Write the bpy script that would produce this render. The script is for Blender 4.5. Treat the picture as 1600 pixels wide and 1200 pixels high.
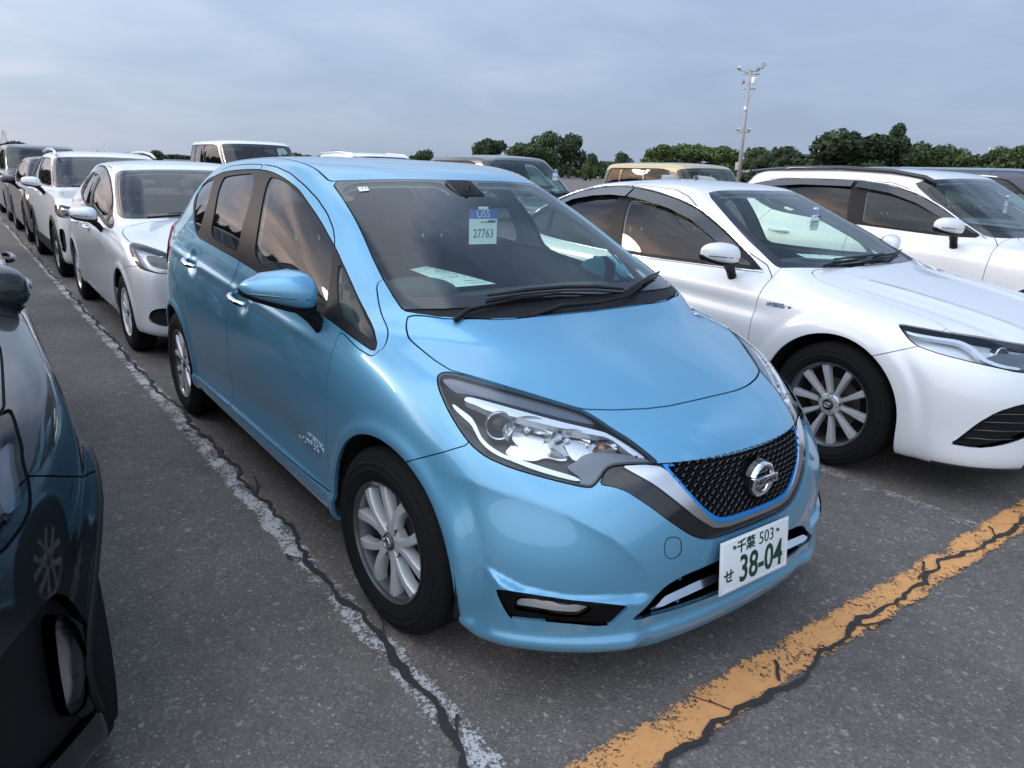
import bpy, bmesh, math, random
import numpy as np
from mathutils import Vector, Matrix
R=math.radians
scene=bpy.context.scene
for o in list(bpy.data.objects): bpy.data.objects.remove(o)
# ---------------------------------------------------------------- camera
CAM=(1.956,-1.806,1.482); AZ,EL,ROLL=2.496,-.283,.034; FPX=1158.1
cd=bpy.data.cameras.new('camera'); cam=bpy.data.objects.new('camera',cd); scene.collection.objects.link(cam)
f=Vector((math.cos(EL)*math.cos(AZ),math.cos(EL)*math.sin(AZ),math.sin(EL)))
r0=f.cross(Vector((0,0,1))).normalized(); u0=r0.cross(f)
r1=math.cos(ROLL)*r0+math.sin(ROLL)*u0; u1=-math.sin(ROLL)*r0+math.cos(ROLL)*u0
cam.matrix_world=Matrix(((r1.x,u1.x,-f.x,CAM[0]),(r1.y,u1.y,-f.y,CAM[1]),(r1.z,u1.z,-f.z,CAM[2]),(0,0,0,1)))
cd.sensor_width=36; cd.lens=FPX/1600*36; cd.clip_start=.02; cd.clip_end=3000
scene.camera=cam
# ---------------------------------------------------------------- sky, sun, exposure
SUN_AZ,SUN_EL=R(222),R(20)
w=bpy.data.worlds.new('World'); scene.world=w; w.use_nodes=True
nt=w.node_tree; nt.nodes.clear(); N=nt.nodes.new; K=nt.links.new
out=N('ShaderNodeOutputWorld'); b1=N('ShaderNodeBackground'); b2=N('ShaderNodeBackground'); mx=N('ShaderNodeMixShader')
sky=N('ShaderNodeTexSky'); sky.sky_type='NISHITA'; sky.sun_disc=False; sky.sun_elevation=SUN_EL; sky.sun_rotation=math.pi/2-SUN_AZ
K(sky.outputs[0],b1.inputs[0]); b1.inputs[1].default_value=.10
tc=N('ShaderNodeTexCoord'); sep=N('ShaderNodeSeparateXYZ'); K(tc.outputs['Generated'],sep.inputs[0])
def math_(op,a,b=None,c=None):
    m=N('ShaderNodeMath'); m.operation=op
    for i,v in enumerate((a,b,c)):
        if v is None: continue
        if isinstance(v,(int,float)): m.inputs[i].default_value=v
        else: K(v,m.inputs[i])
    return m.outputs[0]
# flat cloud deck: project the view direction on a plane overhead
zc=math_('MAXIMUM',sep.outputs[2],0.0); den=math_('ADD',zc,.16)
cx=math_('DIVIDE',sep.outputs[0],den); cy=math_('DIVIDE',sep.outputs[1],den)
cb=N('ShaderNodeCombineXYZ'); K(cx,cb.inputs[0]); K(cy,cb.inputs[1])
n1=N('ShaderNodeTexNoise'); n1.inputs['Scale'].default_value=1.5; n1.inputs['Detail'].default_value=7; n1.inputs['Roughness'].default_value=.52; n1.inputs['Distortion'].default_value=.35; K(cb.outputs[0],n1.inputs['Vector'])
n2=N('ShaderNodeTexNoise'); n2.inputs['Scale'].default_value=.35; n2.inputs['Detail'].default_value=4; n2.inputs['Roughness'].default_value=.5; K(cb.outputs[0],n2.inputs['Vector'])
nn=math_('ADD',math_('MULTIPLY',math_('SUBTRACT',math_('ADD',math_('MULTIPLY',n1.outputs[0],.5),math_('MULTIPLY',n2.outputs[0],.5)),.5),math_('MULTIPLY_ADD',math_('POWER',zc,3.0),8.0,.34)),.5)
cr=N('ShaderNodeValToRGB'); K(nn,cr.inputs[0])
e=cr.color_ramp.elements; e[0].position=.36; e[0].color=(.115,.165,.26,1); e[1].position=.64; e[1].color=(.47,.53,.63,1)
m_=cr.color_ramp.elements.new(.5); m_.color=(.255,.335,.47,1)
# thin bright cloud towards the hidden sun, haze at the horizon
geo=N('ShaderNodeVectorMath'); geo.operation='DOT_PRODUCT'; K(tc.outputs['Generated'],geo.inputs[0])
geo.inputs[1].default_value=(math.cos(SUN_AZ)*math.cos(R(9)),math.sin(SUN_AZ)*math.cos(R(9)),math.sin(R(9)))
glow=math_('POWER',math_('MAXIMUM',math_('MULTIPLY_ADD',geo.outputs['Value'],.5,.5),0.0),22.0)
gm=math_('MULTIPLY',glow,math_('MAXIMUM',math_('MULTIPLY_ADD',n1.outputs[0],3.2,-1.1),0.06))
hz=math_('POWER',math_('SUBTRACT',1.0,zc),7.0)
mA=N('ShaderNodeMix'); mA.data_type='RGBA'; K(math_('MULTIPLY',hz,.72),mA.inputs[0]); K(cr.outputs[0],mA.inputs[6]); mA.inputs[7].default_value=(.215,.265,.375,1)
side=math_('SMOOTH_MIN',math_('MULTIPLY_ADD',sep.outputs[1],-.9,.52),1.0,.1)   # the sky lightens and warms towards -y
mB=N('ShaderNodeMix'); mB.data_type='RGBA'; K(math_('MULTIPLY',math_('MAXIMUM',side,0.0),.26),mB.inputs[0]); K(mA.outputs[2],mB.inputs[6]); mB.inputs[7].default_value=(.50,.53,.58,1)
mC=N('ShaderNodeMix'); mC.data_type='RGBA'; mC.blend_type='ADD'; K(math_('MAXIMUM',gm,0.0),mC.inputs[0]); K(mB.outputs[2],mC.inputs[6]); mC.inputs[7].default_value=(1.6,.88,.36,1)
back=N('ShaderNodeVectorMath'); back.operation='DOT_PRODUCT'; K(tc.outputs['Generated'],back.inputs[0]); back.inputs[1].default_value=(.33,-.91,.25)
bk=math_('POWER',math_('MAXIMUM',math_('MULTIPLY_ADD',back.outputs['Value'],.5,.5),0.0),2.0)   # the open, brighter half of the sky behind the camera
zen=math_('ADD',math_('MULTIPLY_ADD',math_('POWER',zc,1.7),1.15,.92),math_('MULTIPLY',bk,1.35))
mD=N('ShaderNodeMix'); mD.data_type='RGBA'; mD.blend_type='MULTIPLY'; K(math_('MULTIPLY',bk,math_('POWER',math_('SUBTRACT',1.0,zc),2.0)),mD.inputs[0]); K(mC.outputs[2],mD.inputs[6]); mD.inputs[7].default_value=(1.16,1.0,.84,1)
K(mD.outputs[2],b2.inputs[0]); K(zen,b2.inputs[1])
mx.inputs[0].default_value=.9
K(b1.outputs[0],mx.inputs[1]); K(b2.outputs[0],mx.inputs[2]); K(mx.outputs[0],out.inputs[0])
sd=bpy.data.lights.new('sun','SUN'); sd.energy=.7; sd.angle=R(14); sd.color=(1,.92,.82)
sun=bpy.data.objects.new('sun',sd); scene.collection.objects.link(sun)
sun.rotation_euler=Vector((math.cos(SUN_AZ)*math.cos(SUN_EL),math.sin(SUN_AZ)*math.cos(SUN_EL),math.sin(SUN_EL))).to_track_quat('Z','Y').to_euler()
scene.view_settings.view_transform='Standard'; scene.view_settings.look='None'; scene.view_settings.gamma=1
scene.view_settings.exposure=.72
scene.cycles.max_bounces=10; scene.cycles.transparent_max_bounces=24; scene.cycles.glossy_bounces=5
scene.cycles.use_denoising=True
scene.cycles.caustics_reflective=False; scene.cycles.caustics_refractive=False
# ---------------------------------------------------------------- materials
def nodes(m): return m.node_tree.nodes, m.node_tree.links
def mat(name,col,rough=.5,metal=0,coat=0,coat_rough=.03,spec=.5,noise=0,nscale=40,bump=0,bscale=200,sheen=0):
    m=bpy.data.materials.new(name); m.use_nodes=True; n,l=nodes(m); p=n['Principled BSDF']
    p.inputs['Base Color'].default_value=(*col,1); p.inputs['Roughness'].default_value=rough; p.inputs['Metallic'].default_value=metal
    p.inputs['Coat Weight'].default_value=coat; p.inputs['Coat Roughness'].default_value=coat_rough
    p.inputs['Specular IOR Level'].default_value=spec
    tc=n.new('ShaderNodeTexCoord')
    if noise:
        t=n.new('ShaderNodeTexNoise'); t.inputs['Scale'].default_value=nscale; t.inputs['Detail'].default_value=5; l.new(tc.outputs['Object'],t.inputs[0])
        mr=n.new('ShaderNodeMapRange'); mr.inputs[1].default_value=.3; mr.inputs[2].default_value=.7; mr.inputs[3].default_value=max(.02,rough-noise); mr.inputs[4].default_value=rough+noise
        l.new(t.outputs[0],mr.inputs[0]); l.new(mr.outputs[0],p.inputs['Roughness'])
        hs=n.new('ShaderNodeMix'); hs.data_type='RGBA'; hs.inputs[6].default_value=(*[c*(1-noise) for c in col],1); hs.inputs[7].default_value=(*[min(1,c*(1+noise)) for c in col],1)
        l.new(t.outputs[0],hs.inputs[0]); l.new(hs.outputs[2],p.inputs['Base Color'])
    if bump:
        t=n.new('ShaderNodeTexNoise'); t.inputs['Scale'].default_value=bscale; l.new(tc.outputs['Object'],t.inputs[0])
        b=n.new('ShaderNodeBump'); b.inputs['Strength'].default_value=bump; b.inputs['Distance'].default_value=.002; l.new(t.outputs[0],b.inputs['Height']); l.new(b.outputs[0],p.inputs['Normal'])
    return m
def paint(name,col,metal=.5,rough=.38,edge=None,flake=.25,coat=1.0,dirt=0.0,cior=1.6):
    """clear-coated metallic paint with fine flakes"""
    m=mat(name,col,rough,metal,coat,.02); n,l=nodes(m); p=n['Principled BSDF']; p.inputs['Coat IOR'].default_value=cior
    tc=n.new('ShaderNodeTexCoord'); v=n.new('ShaderNodeTexVoronoi'); v.inputs['Scale'].default_value=900; l.new(tc.outputs['Object'],v.inputs['Vector'])
    mx=n.new('ShaderNodeMix'); mx.data_type='RGBA'; mx.inputs[6].default_value=(*col,1); mx.inputs[7].default_value=(*[min(1,c*1.25+.03) for c in col],1)
    mm=n.new('ShaderNodeMath'); mm.operation='MULTIPLY'; mm.inputs[1].default_value=flake
    sp=n.new('ShaderNodeSeparateColor'); l.new(v.outputs['Color'],sp.inputs[0]); l.new(sp.outputs[0],mm.inputs[0]); l.new(mm.outputs[0],mx.inputs[0])
    last=mx.outputs[2]
    if dirt:
        g=n.new('ShaderNodeTexNoise'); g.inputs['Scale'].default_value=3.5; g.inputs['Detail'].default_value=8; g.inputs['Roughness'].default_value=.65; l.new(tc.outputs['Object'],g.inputs[0])
        mr=n.new('ShaderNodeMapRange'); mr.inputs[1].default_value=.42; mr.inputs[2].default_value=.75; mr.inputs[3].default_value=0; mr.inputs[4].default_value=dirt; l.new(g.outputs[0],mr.inputs[0])
        m2=n.new('ShaderNodeMix'); m2.data_type='RGBA'; m2.inputs[7].default_value=(.42,.41,.38,1); l.new(mr.outputs[0],m2.inputs[0]); l.new(last,m2.inputs[6]); last=m2.outputs[2]
        cr=n.new('ShaderNodeMapRange'); cr.inputs[1].default_value=.35; cr.inputs[2].default_value=.75; cr.inputs[3].default_value=.015; cr.inputs[4].default_value=.015+dirt*.7; l.new(g.outputs[0],cr.inputs[0]); l.new(cr.outputs[0],p.inputs['Coat Roughness'])
    l.new(last,p.inputs['Base Color'])
    return m
def glass(name,tint=(.8,.9,.86),dark=1.0,ior=1.5,rough=0.0,film=0.0):
    """thin sheet of window glass: tinted see-through plus Fresnel mirror, with a faint dust film"""
    m=bpy.data.materials.new(name); m.use_nodes=True; n,l=nodes(m); n.remove(n['Principled BSDF'])
    o=n['Material Output']; t=n.new('ShaderNodeBsdfTransparent'); g=n.new('ShaderNodeBsdfGlossy'); mx=n.new('ShaderNodeMixShader'); f=n.new('ShaderNodeFresnel')
    t.inputs[0].default_value=(*[c*dark for c in tint],1); g.inputs['Roughness'].default_value=rough; g.inputs[0].default_value=(.95,.97,1,1); gb=n.new('ShaderNodeNewGeometry'); io=n.new('ShaderNodeMapRange'); io.inputs[3].default_value=ior; io.inputs[4].default_value=1/ior; l.new(gb.outputs['Backfacing'],io.inputs[0]); l.new(io.outputs[0],f.inputs[0])
    fm=n.new('ShaderNodeMath'); fm.operation='MULTIPLY'; fm.inputs[1].default_value=1.05; fm.use_clamp=True; l.new(f.outputs[0],fm.inputs[0])
    l.new(fm.outputs[0],mx.inputs[0]); l.new(t.outputs[0],mx.inputs[1]); l.new(g.outputs[0],mx.inputs[2]); last=mx.outputs[0]
    if film:
        d=n.new('ShaderNodeBsdfDiffuse'); d.inputs[0].default_value=(.6,.62,.6,1); m2=n.new('ShaderNodeMixShader'); m2.inputs[0].default_value=film
        l.new(last,m2.inputs[1]); l.new(d.outputs[0],m2.inputs[2]); last=m2.outputs[0]
    l.new(last,o.inputs[0]); return m
M=dict(
 blue=paint('blue_paint',(.125,.365,.545),.42,.34,dirt=.04),
 white=paint('pearl_white_paint',(.74,.75,.755),.06,.38,flake=.3,dirt=.03),
 white2=paint('white_paint',(.75,.755,.75),0,.35,flake=.05,dirt=.05),
 silver=paint('silver_white_paint',(.68,.72,.76),.30,.35,dirt=.05),
 black=paint('black_paint',(.004,.006,.008),.05,.3,flake=.5,dirt=.01,cior=1.45),
 grey=paint('grey_paint',(.09,.10,.115),.5,.35),
 brown=paint('brown_grey_paint',(.075,.072,.075),.5,.35),
 cream=paint('cream_paint',(.52,.42,.20),0,.35,flake=0),
 navy=paint('navy_paint',(.012,.015,.03),.3,.3),
 gloss_black=mat('gloss_black',(.008,.008,.010),.12,coat=.6),
 plastic=mat('black_plastic',(.009,.009,.010),.5,spec=.22),
 rubber=mat('seal_rubber',(.010,.010,.010),.6),
 gap=mat('dark_gap',(.004,.004,.005),.8),
 tyre=mat('tyre_rubber',(.013,.013,.013),.85,noise=.12,nscale=12,bump=.2,bscale=400,spec=.12),
 alloy=mat('alloy_silver',(.64,.65,.66),.27,.4,coat=.35),
 alloy2=mat('alloy_dark',(.11,.115,.12),.35,.7,coat=.3),
 disc=mat('brake_steel',(.20,.17,.14),.42,.8,noise=.15,nscale=9),
 chrome=mat('chrome',(.88,.89,.91),.05,1.0),
 satin=mat('satin_chrome',(.62,.63,.65),.22,1.0),
 bluetrim=mat('blue_metal_trim',(.0,.27,.75),.18,.25,coat=.8),
 mesh=mat('grille_black',(.010,.010,.012),.38),
 fabric=mat('seat_fabric',(.035,.037,.040),.9,noise=.1,nscale=60,bump=.4),
 trim=mat('interior_trim',(.42,.43,.40),.85),
 dash=mat('dash_plastic',(.045,.052,.052),.62,bump=.3,bscale=300),
 door_card=mat('door_card',(.05,.053,.055),.7),
 paper=mat('paper',(.80,.86,.84),.8),
 ink=mat('ink',(.02,.02,.03),.6),
 tagblue=mat('tag_blue',(.04,.12,.42),.5),
 tagwhite=mat('tag_white',(.82,.85,.86),.5),
 plate=mat('plate_white',(.80,.81,.80),.35,coat=.3),
 plateink=mat('plate_green',(.006,.045,.025),.45),
 steel=mat('galvanised_steel',(.42,.43,.44),.45,.6,noise=.15,nscale=6),
 concrete=mat('concrete',(.38,.37,.35),.85,noise=.15,nscale=8),
 glass=glass('window_glass',(.76,.90,.84),1,film=.006),
 wglass=glass('windscreen_glass',(.78,.93,.87),.99,film=.006),
 dglass=glass('privacy_glass',(.10,.10,.10),1,film=.004),
 lens=glass('lamp_lens',(.93,.95,.96),1,ior=1.45),
 darklens=glass('smoked_lens',(.35,.36,.38),1,ior=1.45),
 lampblack=mat('lamp_black',(.012,.013,.015),.25),
 lampgrey=mat('lamp_grey',(.14,.15,.17),.25,.5,coat=.4),
 lampclear=mat('lamp_guide',(.75,.80,.84),.18,.35,coat=.6),
 reflector=mat('reflector',(.80,.81,.83),.10,1.0),
 amber=mat('amber_lens',(.75,.28,.08),.2,coat=.5),
 redlens=mat('red_lens',(.45,.02,.02),.15,coat=.8),
 facet=mat('facet_reflector',(.66,.67,.69),.08,1.0),
 darkchrome=mat('dark_chrome',(.36,.37,.38),.10,1.0),
 wood=mat('bark',(.06,.045,.032),.9),
)

n_,l_=nodes(M['facet']); v_=n_.new('ShaderNodeTexNoise'); v_.inputs['Scale'].default_value=17; v_.inputs['Detail'].default_value=1; v_.inputs['Distortion'].default_value=1.2; t_=n_.new('ShaderNodeTexCoord'); l_.new(t_.outputs['Object'],v_.inputs['Vector'])
b_=n_.new('ShaderNodeBump'); b_.inputs['Strength'].default_value=1.0; b_.inputs['Distance'].default_value=.03; l_.new(v_.outputs[0],b_.inputs['Height']); l_.new(b_.outputs[0],n_['Principled BSDF'].inputs['Normal'])

M['black'].node_tree.nodes['Principled BSDF'].inputs['Specular IOR Level'].default_value=.1
# ---------------------------------------------------------------- surface kit (numpy)
def bas(n, per):
    """cubic B-spline basis for n+2 padded control rows; per[i] samples in interval i"""
    rows=[]; ts=[]
    for i in range(n-1):
        k=per[i]
        for j in range(k+(1 if i==n-2 else 0)):
            t=j/k; b=np.zeros(n+2)
            b[i:i+4]=[(1-t)**3/6,(3*t**3-6*t*t+4)/6,(-3*t**3+3*t*t+3*t+1)/6,t**3/6]
            rows.append(b); ts.append(i+t)
    return np.array(rows), np.array(ts)
FL=np.array([1,-1,1])
def pad(P, spine=True):
    Q=np.concatenate([P[:,1:2]*FL,P,P[:,-2:-1]*FL],1)
    top=Q[-2:-1]*FL if spine else 2*Q[-1:]-Q[-2:-1]
    return np.concatenate([2*Q[:1]-Q[1:2],Q,top],0)
def surf(P, step_u, step_v, spine=True, comp=1, fix=0.9):
    P0=np.array(P,float); P=P0.copy()
    for _ in range(comp):
        Q=pad(P,spine); S=(Q[:-2]+4*Q[1:-1]+Q[2:])/6; S=(S[:,:-2]+4*S[:,1:-1]+S[:,2:])/6
        P=P+fix*(P0-S); P[:,0,1]=0; P[:,-1,1]=0
        if spine: P[-1,:,1]=0
    du=np.linalg.norm(np.diff(P0,axis=1),axis=2).max(0); dv=np.linalg.norm(np.diff(P0,axis=0),axis=2)
    dv=np.percentile(dv,80,axis=1)
    su=step_u if callable(step_u) else (lambda i:step_u)
    pu=[max(2,int(math.ceil(d/su(i)))) for i,d in enumerate(du)]
    pv=[max(2,int(math.ceil(d/step_v))) for d in dv]
    Bu,tu=bas(P.shape[1],pu); Bv,tv=bas(P.shape[0],pv)
    S=np.einsum('ri,ijc,sj->rsc',Bv,pad(P,spine),Bu)
    S[:,0,1]=0; S[:,-1,1]=0
    if spine: S[-1,:,1]=0
    return S,tu,tv
def grid_mesh(S,tu,tv):
    """half shell (y<=0 side) -> dict mesh with smooth normals"""
    gu=np.gradient(S,axis=1); gv=np.gradient(S,axis=0)
    N=np.cross(gu,gv); l=np.linalg.norm(N,axis=2,keepdims=True)
    bad=(l[...,0]<1e-9); N=N/np.maximum(l,1e-9); N[bad]=[0,0,1]
    if N[len(N)//2,N.shape[1]//2,1]>0: N=-N
    N[:,0,1]=0; N[:,-1,1]=0
    if abs(S[-1,:,1]).max()<1e-9: N[-1]=[0,0,1]; N[-1,:,1]=0
    N/=np.maximum(np.linalg.norm(N,axis=2,keepdims=True),1e-9)
    nr,nc=S.shape[:2]; idx=np.arange(nr*nc).reshape(nr,nc)
    a,b,c,d=idx[:-1,:-1],idx[:-1,1:],idx[1:,1:],idx[1:,:-1]
    F=np.concatenate([np.stack([a,b,c],-1).reshape(-1,3),np.stack([a,c,d],-1).reshape(-1,3)])
    V=S.reshape(-1,3); A=np.concatenate([V,N.reshape(-1,3),np.tile(tu,nr)[:,None],np.repeat(tv,nc)[:,None]],1)
    p=A[F[:,0],:3];q=A[F[:,1],:3];r=A[F[:,2],:3]
    n=np.cross(q-p,r-p); ok=np.linalg.norm(n,axis=1)>1e-10; F=F[ok]; n=n[ok]
    fl=(n*A[F[:,0],3:6]).sum(1)<0; F[fl]=F[fl][:,::-1]
    return A,F
class Shell:
    """one triangle sheet whose faces carry labels; cuts split faces along the zero line of a field"""
    def __init__(s,A,F,label='body'):
        s.A=A; s.F=F; s.names=[label]; s.L=np.zeros(len(F),int)
    def lid(s,n):
        if n not in s.names: s.names.append(n)
        return s.names.index(n)
    def split(s,d,only=None,eps=2e-4):
        """split every face (of the labels in only) crossed by d=0; returns d for all vertices"""
        d=np.where(np.abs(d)<eps,0.0,d); F=s.F; D=d[F]
        mix=(D.max(1)>0)&(D.min(1)<0)
        if only is not None: mix&=only(s)
        if not mix.any(): return d
        T=F[mix]; L=s.L[mix]; D=D[mix]
        E=np.concatenate([T[:,[0,1]],T[:,[1,2]],T[:,[2,0]]]); DE=d[E]
        cr=(DE[:,0]*DE[:,1])<0; key=np.sort(E,1); k=key[:,0]*np.int64(len(s.A))+key[:,1]
        uk=np.unique(k[cr]); a=(uk//len(s.A)).astype(int); b=(uk%len(s.A)).astype(int)
        t=(d[a]/(d[a]-d[b]))[:,None]; new=s.A[a]*(1-t)+s.A[b]*t
        new[:,3:6]/=np.maximum(np.linalg.norm(new[:,3:6],axis=1,keepdims=True),1e-9)
        base=len(s.A); s.A=np.concatenate([s.A,new]); d=np.concatenate([d,np.zeros(len(new))])
        m=np.full(len(k),-1); m[cr]=base+np.searchsorted(uk,k[cr]); m=m.reshape(3,-1).T  # new vertex on edge j (j,j+1)
        out=[];ol=[]
        nc=(m>=0).sum(1)
        for j in range(3):
            j1,j2=(j+1)%3,(j+2)%3
            # two crossed edges meeting at vertex j: edges j and j2
            q=(nc==2)&(m[:,j]>=0)&(m[:,j2]>=0)
            if q.any():
                v0,v1,v2,e0,e2=T[q,j],T[q,j1],T[q,j2],m[q,j],m[q,j2]
                out+=[np.stack([v0,e0,e2],1),np.stack([e0,v1,v2],1),np.stack([e0,v2,e2],1)]; ol+=[L[q]]*3
            q=(nc==1)&(m[:,j]>=0)
            if q.any():
                v0,v1,v2,e0=T[q,j],T[q,j1],T[q,j2],m[q,j]
                out+=[np.stack([v0,e0,v2],1),np.stack([e0,v1,v2],1)]; ol+=[L[q]]*2
        s.F=np.concatenate([F[~mix]]+out); s.L=np.concatenate([s.L[~mix]]+ol)
        return d
    def cent(s): return s.A[s.F][:,:,:3].mean(1)
    def mask(s,frm=None,where=None):
        m=np.ones(len(s.F),bool)
        if frm is not None: m&=np.isin(s.L,[s.names.index(n) for n in frm if n in s.names])
        if where is not None: m&=where(s.cent())
        return m
    def cut(s,field,name,frm=None,where=None,gap=0.0,gapname='gap'):
        """label faces where field<-gap as name, |field|<gap as gapname"""
        f=(lambda: field(s.A[:,:3]) if not getattr(field,'attr',False) else field(s.A))
        only=lambda z: z.mask(frm,where)
        if gap>0:
            s.split(f()+gap,only); s.split(f()-gap,only)
        else: s.split(f(),only)
        d=f()[s.F].mean(1); m=s.mask(frm,where)
        if gap>0:
            s.L[m&(d<-gap)]=s.lid(name); s.L[m&(np.abs(d)<=gap)]=s.lid(gapname)
        else: s.L[m&(d<0)]=s.lid(name)
    def get(s,*names):
        m=s.mask(names); F=s.F[m]
        if len(F)==0: return np.zeros((0,8)),F
        u,inv=np.unique(F,return_inverse=True); return s.A[u],inv.reshape(-1,3)
BASIS={'side':((1,0,0),(0,0,1)),'top':((1,0,0),(0,1,0)),'front':((0,1,0),(0,0,1))}
def basis_dir(d):
    d=np.array(d,float); d/=np.linalg.norm(d); r=np.cross(d,[0,0,1]); r/=np.linalg.norm(r); return r,np.cross(r,d)
def chaikin(p,n=2,closed=True,w=.25):
    p=np.array(p,float)
    for _ in range(n):
        q=np.roll(p,-1,0) if closed else p[1:]
        a=p if closed else p[:-1]
        z=np.stack([a*(1-w)+q*w,a*w+q*(1-w)],1).reshape(-1,p.shape[1])
        p=z if closed else np.concatenate([p[:1],z,p[-1:]])
    return p
def poly_field(pts,basis,smooth=2,w=.25,offset=0.0):
    r,u=[np.array(b,float) for b in (BASIS[basis] if isinstance(basis,str) else basis_dir(basis))]
    P=np.array(pts,float)
    if P.shape[1]==3: P=np.stack([P@r,P@u],1)
    P=chaikin(P,smooth,True,w); Q=np.roll(P,-1,0)
    def f(V):
        X=np.stack([V@r,V@u],1); out=np.full(len(X),9.0)
        lo=P.min(0)-.08; hi=P.max(0)+.08
        near=((X>lo)&(X<hi)).all(1); Y=X[near]
        if len(Y):
            best=np.full(len(Y),1e9); ins=np.zeros(len(Y),bool)
            for a,b in zip(P,Q):
                e=b-a; L=e@e
                if L<1e-14: continue
                t=np.clip((Y-a)@e/L,0,1); dd=((Y-a-t[:,None]*e)**2).sum(1); best=np.minimum(best,dd)
                c=(a[1]>Y[:,1])!=(b[1]>Y[:,1])
                if a[1]!=b[1]: ins^=c&(Y[:,0]<(b[0]-a[0])*(Y[:,1]-a[1])/(b[1]-a[1])+a[0])
            out[near]=np.where(ins,-1,1)*np.sqrt(best)+offset
        return out
    return f
# ---------------------------------------------------------------- objects
COL=scene.collection
def tag(o,label=None,cat=None,group=None,kind=None):
    for k,v in (('label',label),('category',cat),('group',group),('kind',kind)):
        if v: o[k]=v
    return o
def empty(name,loc=(0,0,0),parent=None,rz=0):
    o=bpy.data.objects.new(name,None); o.location=loc; o.rotation_euler=(0,0,rz); o.empty_display_size=.2; COL.objects.link(o)
    if parent: o.parent=parent
    return o
def raw(name,V,F,m,parent=None,N=None,smooth=True):
    """V (n,3), F (m,3) int arrays or python lists of polygons"""
    me=bpy.data.meshes.new(name)
    if isinstance(F,np.ndarray) and F.ndim==2 and F.shape[1]==3:
        n=len(F); me.vertices.add(len(V)); me.vertices.foreach_set('co',np.asarray(V,np.float32).ravel())
        me.loops.add(n*3); me.loops.foreach_set('vertex_index',F.astype(np.int32).ravel())
        me.polygons.add(n); me.polygons.foreach_set('loop_start',np.arange(0,n*3,3,dtype=np.int32))
        me.update(calc_edges=True)
    else: me.from_pydata([tuple(v) for v in V],[],[tuple(f) for f in F])
    me.polygons.foreach_set('use_smooth',np.full(len(me.polygons),smooth)); me.materials.append(m) if not isinstance(m,(list,tuple)) else [me.materials.append(x) for x in m]
    me.validate()
    if N is not None and len(me.vertices)==len(N): me.normals_split_custom_set_from_vertices(N.astype(float).tolist())
    o=bpy.data.objects.new(name,me); COL.objects.link(o)
    if parent: o.parent=parent
    return o
def mirror(A,F):
    B=A.copy(); B[:,1]*=-1; B[:,4]*=-1; return B,F[:,::-1]
def weld(A,F,B,G,tol=1e-5):
    """join a half with its mirror image along y=0"""
    on=np.where(np.abs(A[:,1])<tol)[0]; idx=np.arange(len(B))+len(A); idx[on]=on
    H=idx[G]; AA=np.concatenate([A,B]); FF=np.concatenate([F,H]); u,inv=np.unique(FF,return_inverse=True)
    return AA[u],inv.reshape(-1,3)
def flange(V,N,F,depth):
    """turn the open edges inward so that panels have thickness"""
    E=np.concatenate([F[:,[0,1]],F[:,[1,2]],F[:,[2,0]]]); k=np.sort(E,1); key=k[:,0]*np.int64(len(V))+k[:,1]
    u,i,c=np.unique(key,return_index=True,return_counts=True); E=E[i[c==1]]
    a,b=V[E[:,0]],V[E[:,1]]; na,nb=N[E[:,0]],N[E[:,1]]; a2,b2=a-na*depth,b-nb*depth
    n=np.cross(na+nb,b-a); n/=np.maximum(np.linalg.norm(n,axis=1,keepdims=True),1e-9); n=-n
    m=len(E); base=len(V); VV=np.concatenate([V,a,b,b2,a2]); NN=np.concatenate([N,n,n,n,n])
    i0=base+np.arange(m); FF=np.concatenate([F,np.stack([i0+m,i0,i0+3*m],1),np.stack([i0+m,i0+3*m,i0+2*m],1)])
    return VV,NN,FF
def panel(sh,labels,name,m,parent,side='C',inset=0.0,depth=.014,flip=False):
    A,F=sh.get(*( [labels] if isinstance(labels,str) else labels))
    if not len(F): return None
    if side=='L': A,F=mirror(A,F)
    elif side=='C': A,F=weld(A,F,*mirror(A,F))
    V=A[:,:3]-A[:,3:6]*inset; N=A[:,3:6]
    if depth: V,N,F=flange(V,N,F,depth)
    if flip: N=-N; F=F[:,::-1]
    return raw(name,V,F,m,parent,N)
def sided(sh,labels,name,m,parent,**k): return [panel(sh,labels,name,m,parent,side=s,**k) for s in 'RL']
def bm_obj(name,bm,m,parent=None,smooth=False,bevel=0,segs=2,loc=None,rot=None,weighted=True):
    me=bpy.data.meshes.new(name); bmesh.ops.recalc_face_normals(bm,faces=bm.faces[:])
    if bevel: 
        es=[e for e in bm.edges if len(e.link_faces)==2 and e.calc_face_angle(0)>.5]
        bmesh.ops.bevel(bm,geom=es,offset=bevel,segments=segs,affect='EDGES',profile=.6,clamp_overlap=True)
    bm.to_mesh(me); bm.free(); me.materials.append(m)
    if smooth or bevel:
        me.polygons.foreach_set('use_smooth',[True]*len(me.polygons)); 
        try: me.set_sharp_from_angle(angle=R(40 if not smooth else 60))
        except Exception: pass
    o=bpy.data.objects.new(name,me); COL.objects.link(o)
    if parent: o.parent=parent
    if loc: o.location=loc
    if rot: o.rotation_euler=rot
    return o
def box(name,c,s,m,parent=None,bevel=0,rot=None,segs=2,taper=None):
    bm=bmesh.new(); bmesh.ops.create_cube(bm,size=1,matrix=Matrix.Diagonal((*s,1)))
    if taper:
        for v in bm.verts:
            if v.co.z>0: v.co.x*=taper[0]; v.co.y*=taper[1]
    return bm_obj(name,bm,m,parent,bevel=bevel,segs=segs,loc=c,rot=rot)
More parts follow.
